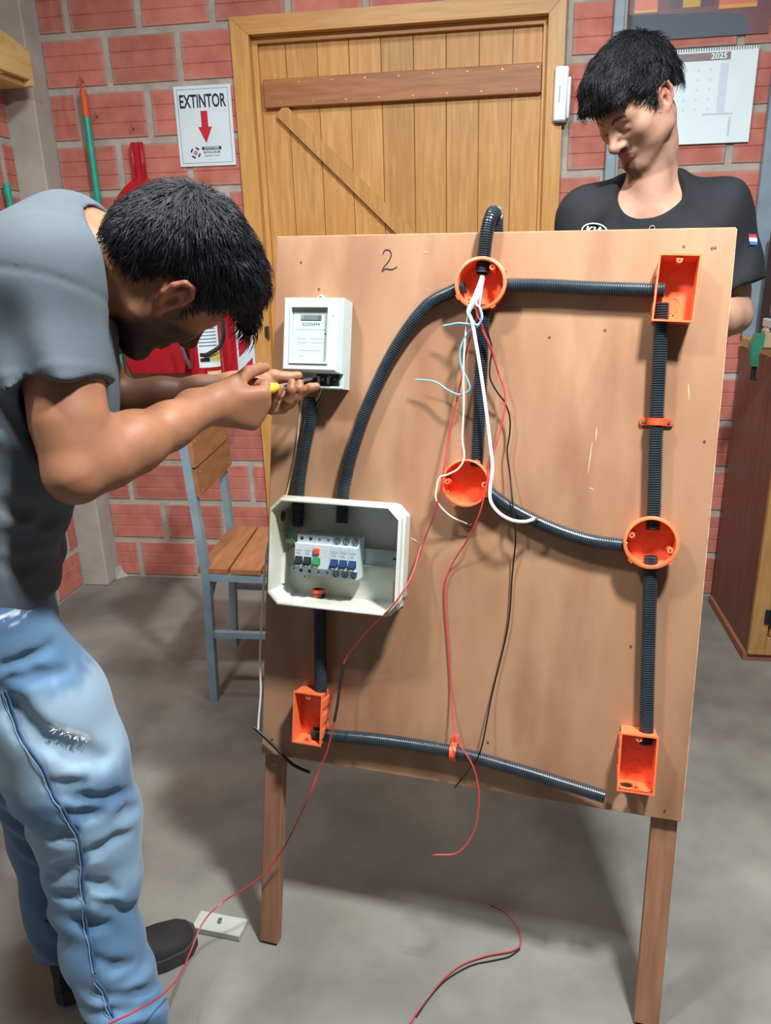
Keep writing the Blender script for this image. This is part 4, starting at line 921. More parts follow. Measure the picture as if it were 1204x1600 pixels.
class Head:
    """local frame: x to the person's right, y forward, z up; origin between the ears"""
    def __init__(s, c, azdir, pitch, roll=0.0, sc=1.0, turn=0.0):
        az = nrm([azdir[0], azdir[1], 0]); f = az*math.cos(pitch)+np.array([0, 0, -1])*math.sin(pitch)
        u = az*math.sin(pitch)+np.array([0, 0, 1])*math.cos(pitch); r = np.cross(f, u)
        r, u = r*math.cos(roll)+u*math.sin(roll), -r*math.sin(roll)+u*math.cos(roll)
        r, f = r*math.cos(turn)+f*math.sin(turn), f*math.cos(turn)-r*math.sin(turn)
        s.c = np.asarray(c, float); s.R = np.stack([r, f, u], 1); s.s = sc
    def w(s, x, y, z): return s.c+s.R @ (np.array([x, y, z])*s.s)
    def l(s, P): return ((np.asarray(P)-s.c) @ s.R)/s.s
    def build(s, S, jaw=1.0):
        k = s.s; E = lambda c, rad, kk=.012, op='u', rot=None: S.el(s.w(*c), s.R if rot is None else s.R @ rot, np.array(rad)*k, kk, op)
        C = lambda a, b, r1, r2=None, kk=.010, op='u': S.rc(s.w(*a), s.w(*b), r1*k, (r1 if r2 is None else r2)*k, kk, op)
        E((0, -.014, .042), (.0745, .096, .082)); E((0, .03, .01), (.064, .066, .075), .03)
        E((0, .036, -.045), (.055, .054, .066), .03)
        for q in (1, -1):
            C((q*.052, .0, -.058), (q*.022, .074, -.104), .020, .017, .03); C((q*.05, .058, -.018), (q*.045, .045, -.05), .019, .016, .03)
            C((q*.012, .088, .022), (q*.046, .070, .021), .010, .009, .016)
            C((q*.055, .0, -.055), (q*.062, -.01, .0), .018, .02, .03)
        C((0, .080, -.106), (0, .080, -.112), .0165, .0165, .02)
        for q in (1, -1): E((q*.031, .099, -.001), (.017, .017, .012), .012, 's')
        for q in (1, -1): E((q*.031, .0775, -.002), (.0150, .0125, .0120), .006)
        C((0, .091, .014), (0, .116, -.028), .0078, .0098, .012); C((0, .117, -.031), (0, .112, -.037), .0108, .0108, .008)
        for q in (1, -1): E((q*.0125, .098, -.036), (.0085, .011, .008), .006)
        E((0, .086, -.062), (.026, .012, .016), .012)
        C((-.017, .091, -.0605), (.017, .091, -.0605), .0042, .0042, .004); C((-.015, .091, -.0715), (.015, .091, -.0715), .0052, .0052, .004)
        C((-.02, .0985, -.0655), (.02, .0985, -.0655), .0022, .0022, .002, 's')
        for q in (1, -1):      # ears
            E((q*.074, -.008, -.004), (.007, .019, .028), .006)
            pts = [(-.0, .012, -.014), (.004, .015, .002), (.008, .010, .020), (.011, -.004, .029), (.014, -.017, .024), (.014, -.022, .008), (.011, -.018, -.010), (.006, -.008, -.024), (.003, .003, -.028)]
            P3 = [(q*(.074+a), b-.006, c+.001) for a, b, c in pts]
            for a, b in zip(P3[:-1], P3[1:]): C(a, b, .0046, .0046, .003)
            E((q*.083, -.006, -.006), (.008, .008, .011), .004, 's'); C((q*.079, -.0, -.026), (q*.078, .001, -.030), .0055, .005, .004)
            C((q*.079, -.011, -.012), (q*.084, -.013, .014), .0032, .0030, .003)
        return S
def hand(S, wrist, F, N, side, fl, thumb, sc=1.0, spread=.05):
    F = nrm(F); N = nrm(np.asarray(N)-F*(np.asarray(N) @ F)); Tm = np.cross(F, N) if side == 'R' else np.cross(N, F); k = sc
    W = lambda f, s_, n: wrist+k*(f*F+s_*Tm+n*N)
    S.rc(wrist-F*.03, W(.015, 0, 0), .024*k, .024*k, .02)
    base = [(.086, .026), (.090, .008), (.085, -.010), (.077, -.027)]; ln = [(.042, .025, .021), (.046, .028, .022), (.042, .026, .021), (.033, .020, .018)]; rr = [(.0098, .0088, .0078), (.0100, .0090, .0078), (.0096, .0086, .0075), (.0086, .0076, .0066)]
    tips = []
    for (f, s_), l, r, a in zip(base, ln, rr, fl):
        S.rc(W(.012, s_*.55, 0), W(f, s_, -.002), .0150*k, .0125*k, .014)
        p = W(f, s_, -.002); an = 0.0; dirs = nrm(F+Tm*s_*spread*20)
        for q in range(3):
            an += math.radians(a[q]); d = math.cos(an)*dirs+math.sin(an)*N; e = p+k*l[q]*d
            S.rc(p, e, r[q]*k*1.06, r[min(q+1, 2)]*k, .0035); p = e
        tips.append(p)
    S.rc(W(.03, -.02, .012), W(.06, -.02, .008), .014*k, .012*k, .014)
    S.rc(W(.018, .018, .010), W(.045, .034, .016), .017*k, .0145*k, .014)
    p = W(.045, .034, .016)
    for (dv, l, r) in zip(thumb, (.034, .032, .024), (.0125, .0108, .0092)):
        d = nrm(dv[0]*F+dv[1]*Tm+dv[2]*N); e = p+k*l*d; S.rc(p, e, r*k, r*k*.9, .004); p = e
    return tips

# ------------------------------------------------------------------ the person bent over the meter
SKIN_A = mat('skin_warm', '98684c', '8f5f45', 30, .5, .03, 260, attr=[('beard', '17120f'), ('blush', '9c5a48'), ('lip', '8a5348'), ('nail', 'd8a896')], sss=.08, spec=.35)
SKIN_B = mat('skin_light', 'b88e77', 'b0856e', 30, .5, .03, 260, attr=[('beard', '3a2a24'), ('blush', 'c07a68'), ('lip', 'a2675c'), ('nail', 'd8a896')], sss=.08, spec=.35)
HAIR = mat('black_hair', '0c0d10', '15171b', 120, .48, spec=.2)
def strand_mesh(name, roots, dirs, normals, length, width, curl=.0, segs=4, droop=0.0, seed=1):
    rng = np.random.RandomState(seed); vs = []; fs = []
    for p, d, n in zip(roots, dirs, normals):
        L = length*rng.uniform(.6, 1.25); wd = width*rng.uniform(.7, 1.3); s_ = np.cross(d, n); s_ /= np.linalg.norm(s_)+1e-9
        bend = rng.uniform(-curl, curl); o = len(vs)
        for k in range(segs+1):
            t = k/segs; c = p+d*L*t+s_*bend*L*t*t+n*(L*.22*math.sin(t*2.4)-droop*L*t*t); wv = wd*(1-.85*t)
            vs += [tuple(c-s_*wv), tuple(c+n*wv*.9), tuple(c+s_*wv)]
        for k in range(segs):
            for q in range(2): fs.append((o+k*3+q, o+k*3+q+1, o+k*3+4+q, o+k*3+3+q))
    me = bpy.data.meshes.new(name); me.from_pydata(vs, [], fs); me.polygons.foreach_set('use_smooth', [True]*len(me.polygons)); me.materials.append(HAIR)
    return me
def hair(parent, H, zline, S, lo, hi, flow, nst, length, width, seed, curl, droop=0.0, extra=0.0):
    me, V = sdf_mesh('hair', S, .0035, lo, hi); me.materials.append(HAIR)
    nr = np.empty(len(me.vertices)*3, np.float32); me.vertices.foreach_get('normal', nr); nr = nr.reshape(-1, 3)
    rng = np.random.RandomState(seed); L = H.l(V); ok = np.where((L[:, 2] > zline(L[:, 1])+.004))[0]
    ix = rng.choice(ok, nst); N_ = nr[ix]; D_ = flow(L[ix]) @ H.R.T + rng.normal(0, .22, (nst, 3))
    D_ -= N_*(D_*N_).sum(1)[:, None]; D_ /= np.linalg.norm(D_, axis=1)[:, None]+1e-9
    st = strand_mesh('hair_strands', V[ix]-N_*.002, D_, N_, length, width, curl, 4, droop, seed)
    o = obj('hair', me, HAIR, parent, parent.matrix_world.inverted()); s = obj('hair_strands', st, HAIR, o); s['kind'] = 'stuff'
    return o
def wl(px, py, y): return at_y(px, py, y)
def person_A():
    root = thing('person', 'person in grey t-shirt and light jeans bent over the meter', 'person', T(-.74, 1.0, 0)); RI = root.matrix_world.inverted()
    bpy.context.view_layer.update()
    ear = wl(272, 462, 1.08); H = Head(ear, (.96, .28), math.radians(66), 0.0, .97, math.radians(28)); H.c = ear-H.R @ np.array([.078, -.008, 0])*H.s
    fw = nrm([.88, .47, 0]); lf = np.array([-fw[1], fw[0], 0])
    shR = wl(72, 440, 1.0); elR = wl(118, 738, .935); wrR = wl(328, 634, 1.16)
    shL = shR+lf*.33+np.array([0, 0, .0]); wrL = wl(392, 602, 1.335); elL = wl(165, 650, 1.26)
    mid = (shR+shL)/2; pel = np.array([-.825, 1.015, .93]); c7 = mid+fw*.035+np.array([0, 0, .045])
    hipR = pel-lf*.085+np.array([0, 0, -.03]); hipL = pel+lf*.085+np.array([0, 0, -.03])
    knR = wl(134, 1275, .99); anR = wl(203, 1625, .925); knL = wl(85, 1300, 1.14); anL = wl(108, 1490, 1.075)
    nk = H.w(0, -.035, -.04)
    # --- body (one continuous skin)
    S = SDF(); H.build(S)
    S.chain([(c7+fw*.01, .062), (c7*.5+nk*.5, .056), (nk, .055)], .03); S.rc(H.w(0, .02, -.06), c7*.45+nk*.55+np.array([.0, 0, -.03]), .04, .042, .03)
    S.rc(c7-fw*.02, mid-fw*.05, .07, .07, .03); S.rc(shR, shL, .05, .05, .03); S.rc(mid, pel, .10, .10, .04)
    S.rc(mid-lf*.06, pel-lf*.06, .08, .08, .04); S.rc(mid+lf*.06, pel+lf*.06, .08, .08, .04)
    for sh, el, wr in ((shR, elR, wrR), (shL, elL, wrL)):
        ud = nrm(el-sh); fd = nrm(wr-el)
        S.chain([(sh, .054), (sh+ud*.10, .053), (sh+ud*.19, .046), (el-ud*.03, .040), (el, .037)], .015)
        back = nrm(ud-fd)
        S.rc(el+back*.006, el+back*.013+fd*.006, .031, .029, .02)
        S.chain([(el, .037), (el+fd*.05, .0425), (el+fd*.10, .042), (el+fd*.17, .034), (wr, .0265)], .018)
        S.rc(sh+ud*.12+nrm(fd-ud*(fd @ ud))*.012, sh+ud*.20+nrm(fd-ud*(fd @ ud))*.010, .038, .034, .03)
        up_ = nrm(np.cross(fd, np.cross((0, 0, 1), fd))); S.rc(el+fd*.03+up_*.016, el+fd*.10+up_*.012, .030, .026, .03)
    # right hand: diagonal fist around the screwdriver; left hand: palm up under the meter
    tipW = bw(*bl(487, 592, .058)); hub = wl(383, 616, 1.235); ax = nrm(tipW-hub)
    fdR = nrm(wrR-elR); Nr = nrm(np.array([-.10, .95, .10])); Tt = nrm(ax*.72+np.array([0, 0, .62])); Fr = nrm(np.cross(Nr, Tt)); Fr = nrm(Fr*.55+fdR*.75)
    hand(S, wrR, Fr, Nr, 'R', [(62, 80, 45), (74, 88, 50), (80, 90, 50), (82, 88, 50)], [(.75, .35, .5), (.8, .1, .45), (.7, -.1, .6)], 1.02, .012)
    Q = lambda px, py, y, r: (wl(px, py, y), r)
    S.rc(wrL-nrm(wrL-elL)*.03, wl(412, 614, 1.335), .025, .021, .02); S.rc(wl(405, 612, 1.33), wl(436, 634, 1.345), .021, .015, .015); S.rc(wl(412, 604, 1.345), wl(452, 626, 1.362), .018, .013, .015); S.rc(wl(408, 622, 1.325), wl(424, 638, 1.325), .017, .012, .015)
    S.chain([Q(424, 637, 1.325, .0100), Q(427, 624, 1.312, .0090), Q(433, 613, 1.308, .0082), Q(438, 606, 1.310, .0072)], .003)
    S.chain([Q(442, 638, 1.340, .0105), Q(450, 626, 1.322, .0098), Q(455, 609, 1.316, .0088), Q(456, 598, 1.322, .0078)], .003)
    S.chain([Q(452, 631, 1.356, .0105), Q(463, 620, 1.338, .0096), Q(468, 607, 1.334, .0086), Q(468, 599, 1.338, .0076)], .003)
    S.chain([Q(458, 622, 1.366, .0105), Q(472, 612, 1.352, .0094), Q(484, 606, 1.350, .0086), Q(494, 604, 1.354, .0076)], .003)
    S.chain([Q(405, 598, 1.345, .0150), Q(428, 588, 1.352, .0120), Q(449, 590, 1.360, .0100), Q(466, 587, 1.366, .0082)], .005)
    lo = np.array([-1.02, .78, .78]); hi = np.array([-.20, 1.50, 1.56])
    me, V = sdf_mesh('body', S, .0028, lo, hi); L = H.l(V)
    nz = vnoise(V, 220)*.006
    jaw = sstep(L[:, 1]*.55-L[:, 2], .030, .052)*sstep(L[:, 1], -.012, .006)*sstep(.125-np.linalg.norm(L-np.array([0, .04, -.07]), axis=1), 0, .02)
    under = sstep(-L[:, 2], .075, .085)
    burn = sstep(L[:, 1]+nz, .004, .014)*sstep(.040-L[:, 1]+nz, 0, .012)*sstep(np.abs(L[:, 0]), .045, .055)*sstep(.06-np.abs(L[:, 2]), 0, .02)
    must = sstep(L[:, 1], .075, .085)*sstep(.022-np.abs(L[:, 2]+.052), 0, .01)*sstep(.032-np.abs(L[:, 0]), 0, .008)
    brow = sstep(.006-np.abs(L[:, 2]-.021+nz*.4), 0, .004)*sstep(L[:, 1], .06, .068)*sstep(.05-np.abs(L[:, 0]), 0, .006)
    scalp = sstep(L[:, 2]-(.03-.6*np.minimum(L[:, 1], .0)*0), .012, .024)*sstep(-L[:, 1]+.06, 0, .02)
    face = sstep(.17-np.linalg.norm(L, axis=1), 0, .01)
    attr(me, 'beard', face*np.maximum.reduce([jaw*.93, burn*.85, must*.8, brow*.9, scalp*.0]))
    earm = sstep(np.abs(L[:, 0]), .078, .086)*face; attr(me, 'blush', np.clip(.75*earm+.25*face*sstep(L[:, 1], .07, .1), 0, 1))
    attr(me, 'lip', face*sstep(.009-np.abs(L[:, 2]+.066), 0, .004)*sstep(.022-np.abs(L[:, 0]), 0, .006)*sstep(L[:, 1], .085, .09)); attr(me, 'nail', 0*L[:, 0])
    obj('body', me, SKIN_A, root, RI)
    # --- hair
    zk = [(-.2, -.052), (-.085, -.050), (-.055, -.036), (-.036, .010), (-.020, .034), (.004, .036), (.012, .010), (.018, -.012), (.030, -.010), (.036, .024), (.055, .050), (.075, .060), (.2, .064)]
    zline = lambda y: np.interp(y, [a for a, b in zk], [b for a, b in zk])
    C = SDF(); C.el(H.w(0, -.014, .044), H.R, np.array([.084, .108, .096])*.97, .01); C.el(H.w(0, .045, .088), H.R, np.array([.070, .066, .050])*.97, .03); C.el(H.w(0, -.07, .0), H.R, np.array([.068, .048, .07])*.97, .03)
    C.rc(H.w(-.03, .098, .074), H.w(.035, .098, .074), .022, .022, .02)
    C.fn(lambda P: (lambda q: (zline(q[:, 1])-q[:, 2]+vnoise(P, 300)*.002)*.7)(H.l(P)), 'i', .004)
    C.fn(lambda P: vnoise(P, 130, 1.0)*.0018+vnoise(P, 60, 2.)*.0015, 'd')
    wh = np.array([.0, -.085, .098])
    def flow(q):
        d = q-wh; d /= np.linalg.norm(d, axis=1)[:, None]+1e-9; sw = np.stack([-d[:, 1], d[:, 0], 0*d[:, 0]], 1)
        return d+.25*sw+np.array([0, .35, -.25])
    hair(root, H, zline, C, H.c-.19, H.c+.19, flow, 5200, .026, .0010, 3, .25)
    fr = []; fd_ = []; fn_ = []
    rng = np.random.RandomState(5)
    for k in range(260):
        x = rng.uniform(-.052, .056); fr.append(H.w(x, .102+rng.uniform(-.012, .012), .074+rng.uniform(-.012, .014))); fd_.append(nrm(H.R @ np.array([x*2.2+rng.normal(0, .12), .62, -.62+rng.normal(0, .12)]))); fn_.append(nrm(H.R @ np.array([0, .7, .5])))
    f = obj('fringe', strand_mesh('fringe', fr, fd_, fn_, .040, .0021, .2, 4, .15, 9), HAIR, root, RI)
    f['kind'] = 'stuff'
    # --- t-shirt
    M_T = mat('grey_jersey', '50585f', '495158', 9, .9, .10, 700)
    S = SDF()
    S.chain([(mid-lf*.07+fw*.0, .100), (mid*.6+pel*.4-lf*.06+fw*.012, .122), (pel-lf*.055+np.array([0, 0, .06])+fw*.01, .122)], .05)
    S.chain([(mid+lf*.07, .10), (mid*.6+pel*.4+lf*.06+fw*.012, .120), (pel+lf*.055+np.array([0, 0, .06])+fw*.01, .120)], .05)
    S.rc(pel+np.array([0, 0, .07])-lf*.055+fw*.01, pel-lf*.06+np.array([0, 0, -.02]), .122, .128, .04); S.rc(pel+np.array([0, 0, .07])+lf*.055+fw*.01, pel+lf*.06+np.array([0, 0, -.02]), .122, .128, .04)
    S.rc(shR, shL, .066, .066, .04); S.rc(c7-fw*.02, mid-fw*.04, .074, .08, .04); S.rc(c7-lf*.0, shR-lf*.0, .06, .062, .04); S.rc(c7, shL, .06, .062, .04)
    for sh, el in ((shR, elR), (shL, elL)):
        ud = nrm(el-sh); S.rcc(sh-ud*.01, sh+ud*.138, .071, .068, .03)
        S.ring(sh+ud*.126, ud, .0675, .0022, .003)
    nkd = nrm(nk-c7); S.ring(shR-nrm(elR-shR)*.012, nrm(nrm(elR-shR)-fw*.35), .0705, .0030, .006)
    S.fn(lambda P: .0055*np.sin(P[:, 2]*95+5*vnoise(P, 9)+P[:, 0]*30)*sstep(1.18-P[:, 2], 0, .15)*(.5+.5*vnoise(P, 14, 3.)), 'd')
    S.fn(lambda P: .0035*vnoise(P, 26, 5.)+.008*np.sin((P[:, 0]*.75+P[:, 2]*.45+P[:, 1]*.4)*62+6*vnoise(P, 10))*np.clip(.2+1.3*vnoise(P, 13, 4.), 0, 1)-.0018*sstep(.006-np.abs((P-shR-nrm(elR-shR)*.012) @ nrm(nrm(elR-shR)*.8-fw*.25)+.0), 0, .003)*sstep(.11-np.linalg.norm(P-shR, axis=1), 0, .02)*-1, 'd')
    crease(S, [[(2, 838), (30, 840), (60, 833), (84, 815)], [(2, 856), (40, 857), (72, 848)], [(10, 790), (40, 800), (80, 795)], [(60, 800), (75, 812), (88, 806)], [(2, 880), (40, 884), (70, 872)]], .0030, .022)
    if False: crease(S, [[(128, 400), (140, 440), (146, 480)], [(100, 450), (108, 490), (110, 520)], [(20, 335), (50, 330), (90, 336)]], .0012, .016)
    S.rc(c7+nkd*.012, c7+nkd*.2, .064, .090, .006, 's')
    S.ring(c7+nkd*.022, nkd, .068, .006, .006)
    for sh, el in ((shR, elR), (shL, elL)):
        ud = nrm(el-sh); S.rc(sh+ud*.118, sh+ud*.22, .055, .056, .003, 's')
    S.fn(lambda P: (pel[2]-.035+.10*((P-pel) @ fw)*.6)-P[:, 2], 'i', .003)
    S.fn(lambda P: np.maximum((pel[2]-.02+.10*((P-pel) @ fw)*.6)-P[:, 2], 0)*0-(.2), 'i', .001)
    me, V = sdf_mesh('t_shirt', S, .0045, np.array([-1.12, .78, .82]), np.array([-.36, 1.48, 1.56])); obj('t_shirt', me, M_T, root, RI)
    # sleeve seam
    # --- jeans
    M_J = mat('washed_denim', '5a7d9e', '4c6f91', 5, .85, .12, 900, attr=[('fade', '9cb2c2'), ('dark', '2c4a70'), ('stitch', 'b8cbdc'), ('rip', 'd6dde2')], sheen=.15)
    S = SDF()
    thR = wl(62, 1100, .985); thL = (hipL+knL)/2
    S.chain([(hipR+np.array([0, 0, .07]), .090), (hipR, .101), (thR, .096), (wl(104, 1195, .985), .091), (knR, .082), (wl(146, 1370, .975), .071), (wl(160, 1480, .955), .061), (wl(188, 1550, .94), .058), (wl(204, 1590, .932), .060)], .04)
    S.chain([(hipL+np.array([0, 0, .07]), .090), (hipL, .104), (thL, .095), (knL, .080), (knL*.5+anL*.5, .066), (anL+np.array([0, 0, .06]), .056)], .04)
    S.rc(pel-lf*.06+np.array([0, 0, .02]), pel+lf*.06+np.array([0, 0, .02]), .098, .098, .04)
    S.rcc(wl(198, 1575, .935), wl(212, 1640, .925), .060, .066, .012); S.rcc(anL+np.array([0, 0, .10]), anL+np.array([0, 0, .035]), .058, .059, .02)
    def folds(P):
        n1 = vnoise(P, 10); n2 = vnoise(P, 17, 2.); k1 = sstep(.62-P[:, 2], 0, .1)*sstep(P[:, 2]-.26, 0, .08); k2 = sstep(.30-P[:, 2], 0, .2)
        f = .006*k1*np.sin(P[:, 2]*105+6.5*n1+P[:, 0]*40)*np.clip(.25+1.2*n2, -.2, 1)+.006*k2*np.sin(P[:, 2]*85-6*n2+P[:, 0]*60)*np.clip(.3+1.1*n1, -.2, 1)
        return f+.0035*vnoise(P, 24, 7.)
    S.fn(folds, 'd')
    # deep crease at the thigh under the rip, and pocket edge
    crease(S, [[(4, 1082), (20, 1110), (42, 1138), (75, 1160), (120, 1176), (160, 1186)]], .0065, .030)
    crease(S, [[(80, 1226), (105, 1229), (130, 1225)], [(92, 1246), (130, 1249), (175, 1246), (200, 1238)], [(105, 1272), (130, 1275), (158, 1272)], [(130, 1338), (155, 1328), (180, 1312), (202, 1304)], [(82, 1312), (100, 1308), (112, 1300)], [(80, 1372), (100, 1362), (122, 1350)],
               [(138, 1380), (160, 1385), (182, 1392)], [(145, 1412), (175, 1420), (208, 1424)], [(186, 1275), (200, 1268), (214, 1262)], [(120, 1440), (140, 1448), (165, 1446)], [(152, 1556), (185, 1562), (212, 1556), (240, 1544)], [(170, 1582), (205, 1584), (235, 1576), (252, 1562)], [(86, 1400), (110, 1404), (128, 1400)], [(150, 1500), (180, 1512), (205, 1506)], [(8, 1040), (40, 1032), (80, 1010)], [(20, 1062), (60, 1056), (100, 1050)]], .0035, .020)
    me, V = sdf_mesh('jeans', S, .0042, np.array([-1.06, .80, .02]), np.array([-.44, 1.32, 1.06]))
    pk = lambda px, py, y: wl(px, py, y)
    def seg_d(P, pts):
        d = np.full(len(P), 9.0)
        for a, b in zip(pts[:-1], pts[1:]):
            ba = b-a; t = np.clip(((P-a) @ ba)/(ba @ ba), 0, 1); d = np.minimum(d, np.linalg.norm(P-a-t[:, None]*ba, axis=1))
        return d
    nz = vnoise(V, 160)*.004+vnoise(V, 60, 1.)*.006
    # nearest surface points of the near leg to seam guide points
    def snap(px, py):
        r = ray(px, py); r /= np.linalg.norm(r); q = V-CAM; t = q @ r; dd = np.linalg.norm(q-t[:, None]*r, axis=1); c = np.where(dd < .006)[0]
        return V[c[np.argmin(t[c])]] if len(c) else at_y(px, py, .92)
    dense = lambda q: [snap(*p) for a, b in zip(q[:-1], q[1:]) for p in [(a[0]+(b[0]-a[0])*i/6, a[1]+(b[1]-a[1])*i/6) for i in range(6)]]+[snap(*q[-1])]
    seam = dense(((4, 1080), (30, 1130), (58, 1190), (85, 1240), (105, 1275), (121, 1310), (128, 1345), (128, 1380), (133, 1430), (141, 1480), (150, 1530)))
    sd = seg_d(V, seam); seam2 = dense(((150, 1536), (168, 1560), (175, 1590))); sd2 = seg_d(V, seam2)
    front = (V-pel) @ fw
    fade = sstep(V[:, 2]+nz*3, .56, .66)*sstep(.80-V[:, 2]+nz*3, 0, .06)*.75 + .35*sstep(.10-np.abs(V[:, 2]-.46+nz*3), 0, .05)+.2*vnoise(V, 20, 4.)*sstep(.6-V[:, 2], 0, .1)
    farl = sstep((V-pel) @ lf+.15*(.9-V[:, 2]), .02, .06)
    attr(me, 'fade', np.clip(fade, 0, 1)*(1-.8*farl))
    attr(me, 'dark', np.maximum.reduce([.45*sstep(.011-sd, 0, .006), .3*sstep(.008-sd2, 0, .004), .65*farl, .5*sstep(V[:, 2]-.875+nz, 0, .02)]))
    attr(me, 'stitch', 0*sd)
    rp = seg_d(V, [snap(*p) for p in ((80, 1141), (92, 1143), (105, 1146), (118, 1147), (130, 1152), (140, 1160))]); rp2 = seg_d(V, [snap(*p) for p in ((6, 968), (20, 963), (34, 960))])
    pock = seg_d(V, [snap(*p) for p in ((62, 912), (52, 940), (34, 965), (14, 978), (2, 982))])
    attr(me, 'rip', np.maximum.reduce([sstep(.0065-rp+nz*.9, 0, .004), sstep(.006-rp2+nz*.8, 0, .004), .5*sstep(.0016-np.abs(pock-.006), 0, .0012)]))
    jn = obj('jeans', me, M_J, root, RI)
    for pts in (seam, seam2):
        Q = np.array(pts); K = np.ones(5)/5
        Q = np.stack([np.convolve(np.pad(Q[:, i], 2, 'edge'), K, 'valid') for i in range(3)], 1); tv = np.gradient(Q, axis=0); tv /= np.linalg.norm(tv, axis=1)[:, None]+1e-9
        vw = CAM-Q; vw /= np.linalg.norm(vw, axis=1)[:, None]; sdv = np.cross(tv, vw); sdv /= np.linalg.norm(sdv, axis=1)[:, None]
        obj('side_seam', MB().tube(list(Q+vw*.0008), .0020, 8), mat('seam_denim', '34547a', '3f638b', 60, .85), jn, smooth=True)
        for s_ in (1,):
            obj('stitching', MB().tube(list(Q+sdv*.0044*s_+vw*.0022), .0006, 5), mat('stitch_thread', '9db6cc' if s_ > 0 else '47698f'), jn, smooth=True)
    # torn threads at the rip
    th = MB(); rng = np.random.RandomState(3)
    a, b = snap(82, 1143), snap(140, 1160)
    for k in range(26):
        p = a+(b-a)*rng.rand()+np.array([0, -.002, rng.uniform(-.003, .004)]); q = p+np.array([rng.uniform(-.008, .008), -.004, rng.uniform(-.006, .006)])
        th.tube([p, (p+q)/2+np.array([0, -.003, 0]), q], .0005, 4)
    fr_ = obj('frayed_threads', th, mat('thread_white', 'dfe3e4'), root, RI); fr_['kind'] = 'stuff'
    # --- shoes
    M_S = mat('black_suede', '1b1a19', '242220', 40, .8, .15, 400); M_SO = mat('dark_sole', '3a3a38', '302f2e', 20, .7)
    def shoe(heel, toe, label, hi_=.205):
        d = nrm([toe[0]-heel[0], toe[1]-heel[1], 0]); L = np.linalg.norm(np.array(toe[:2])-np.array(heel[:2])); s_ = np.array([-d[1], d[0], 0]); o = np.array([heel[0], heel[1], 0])
        prof = [(0, .018, .05, .095), (.03, .034, .05, .10), (.25, .036, .045, .105), (.38, .036, .04, .085), (.55, .041, .035, .062), (.75, .047, .03, .052), (.90, .043, .028, .046), (.97, .030, .027, .040), (1.0, .010, .027, .034)]
        rings = []; so = []
        for (t, hw, _, h_) in prof:
            c = o+d*(L*t); ring = []
            for k in range(14):
                a = math.pi*2*k/14; x, z = math.cos(a), math.sin(a); z = .028+(h_-.028)*max(z, 0)**.8 if z > 0 else .026
                ring.append(c+s_*hw*np.sign(x)*abs(x)**.7*(1.0 if z < .05 else .92)+np.array([0, 0, z]))
            rings.append(ring)
            so.append([c+s_*(hw+.005)*q+np.array([0, 0, zz]) for q, zz in ((-1, .002), (1, .002), (1, .030), (-1, .030))])
        so[0] = [p-d*.006 for p in so[0]]; so[-1] = [p+d*.006 for p in so[-1]]
        sh = obj('shoe', MB().loft(rings), M_S, root, RI, smooth=True, label=label)
        obj('sole', MB().loft(so), M_SO, sh, smooth=False)
        c0 = o+d*(L*.14)
        obj('ankle_collar', MB().loft([[c0+d*.040*math.cos(2*math.pi*k/16)*1.1+s_*.036*math.sin(2*math.pi*k/16)+np.array([0, 0, z]) for k in range(16)] for z in (.05, .09, hi_)]), M_S, sh, smooth=True)
        return sh
    shoe(at_z(92, 1552, 0), at_z(303, 1470, 0), None); hr = anR+np.array([-.06, .0, 0]); shoe(hr, hr+np.array([.225, -.13, 0]), None, .11)
    # --- screwdriver held in the right fist
    sd_ = thing('screwdriver', 'screwdriver with yellow handle held in the near hand', 'screwdriver', T(*tipW)); q0 = tipW+(hub-tipW)*.55
    obj('shaft', MB().tube([np.zeros(3), q0-tipW], .0030, 8), M_STEEL, sd_, smooth=True)
    hl = -ax; rel = q0-tipW
    obj('handle', MB().tube([rel-hl*.004, rel+hl*.0, rel+hl*.012, rel+hl*.03, rel+hl*.075, rel+hl*.09], [.004, .0075, .0095, .0095, .0125, .009], 12), mat('yellow_handle', 'f0b93a', 'e8ae30', 10, .35), sd_, smooth=True)
    return root
person_A()

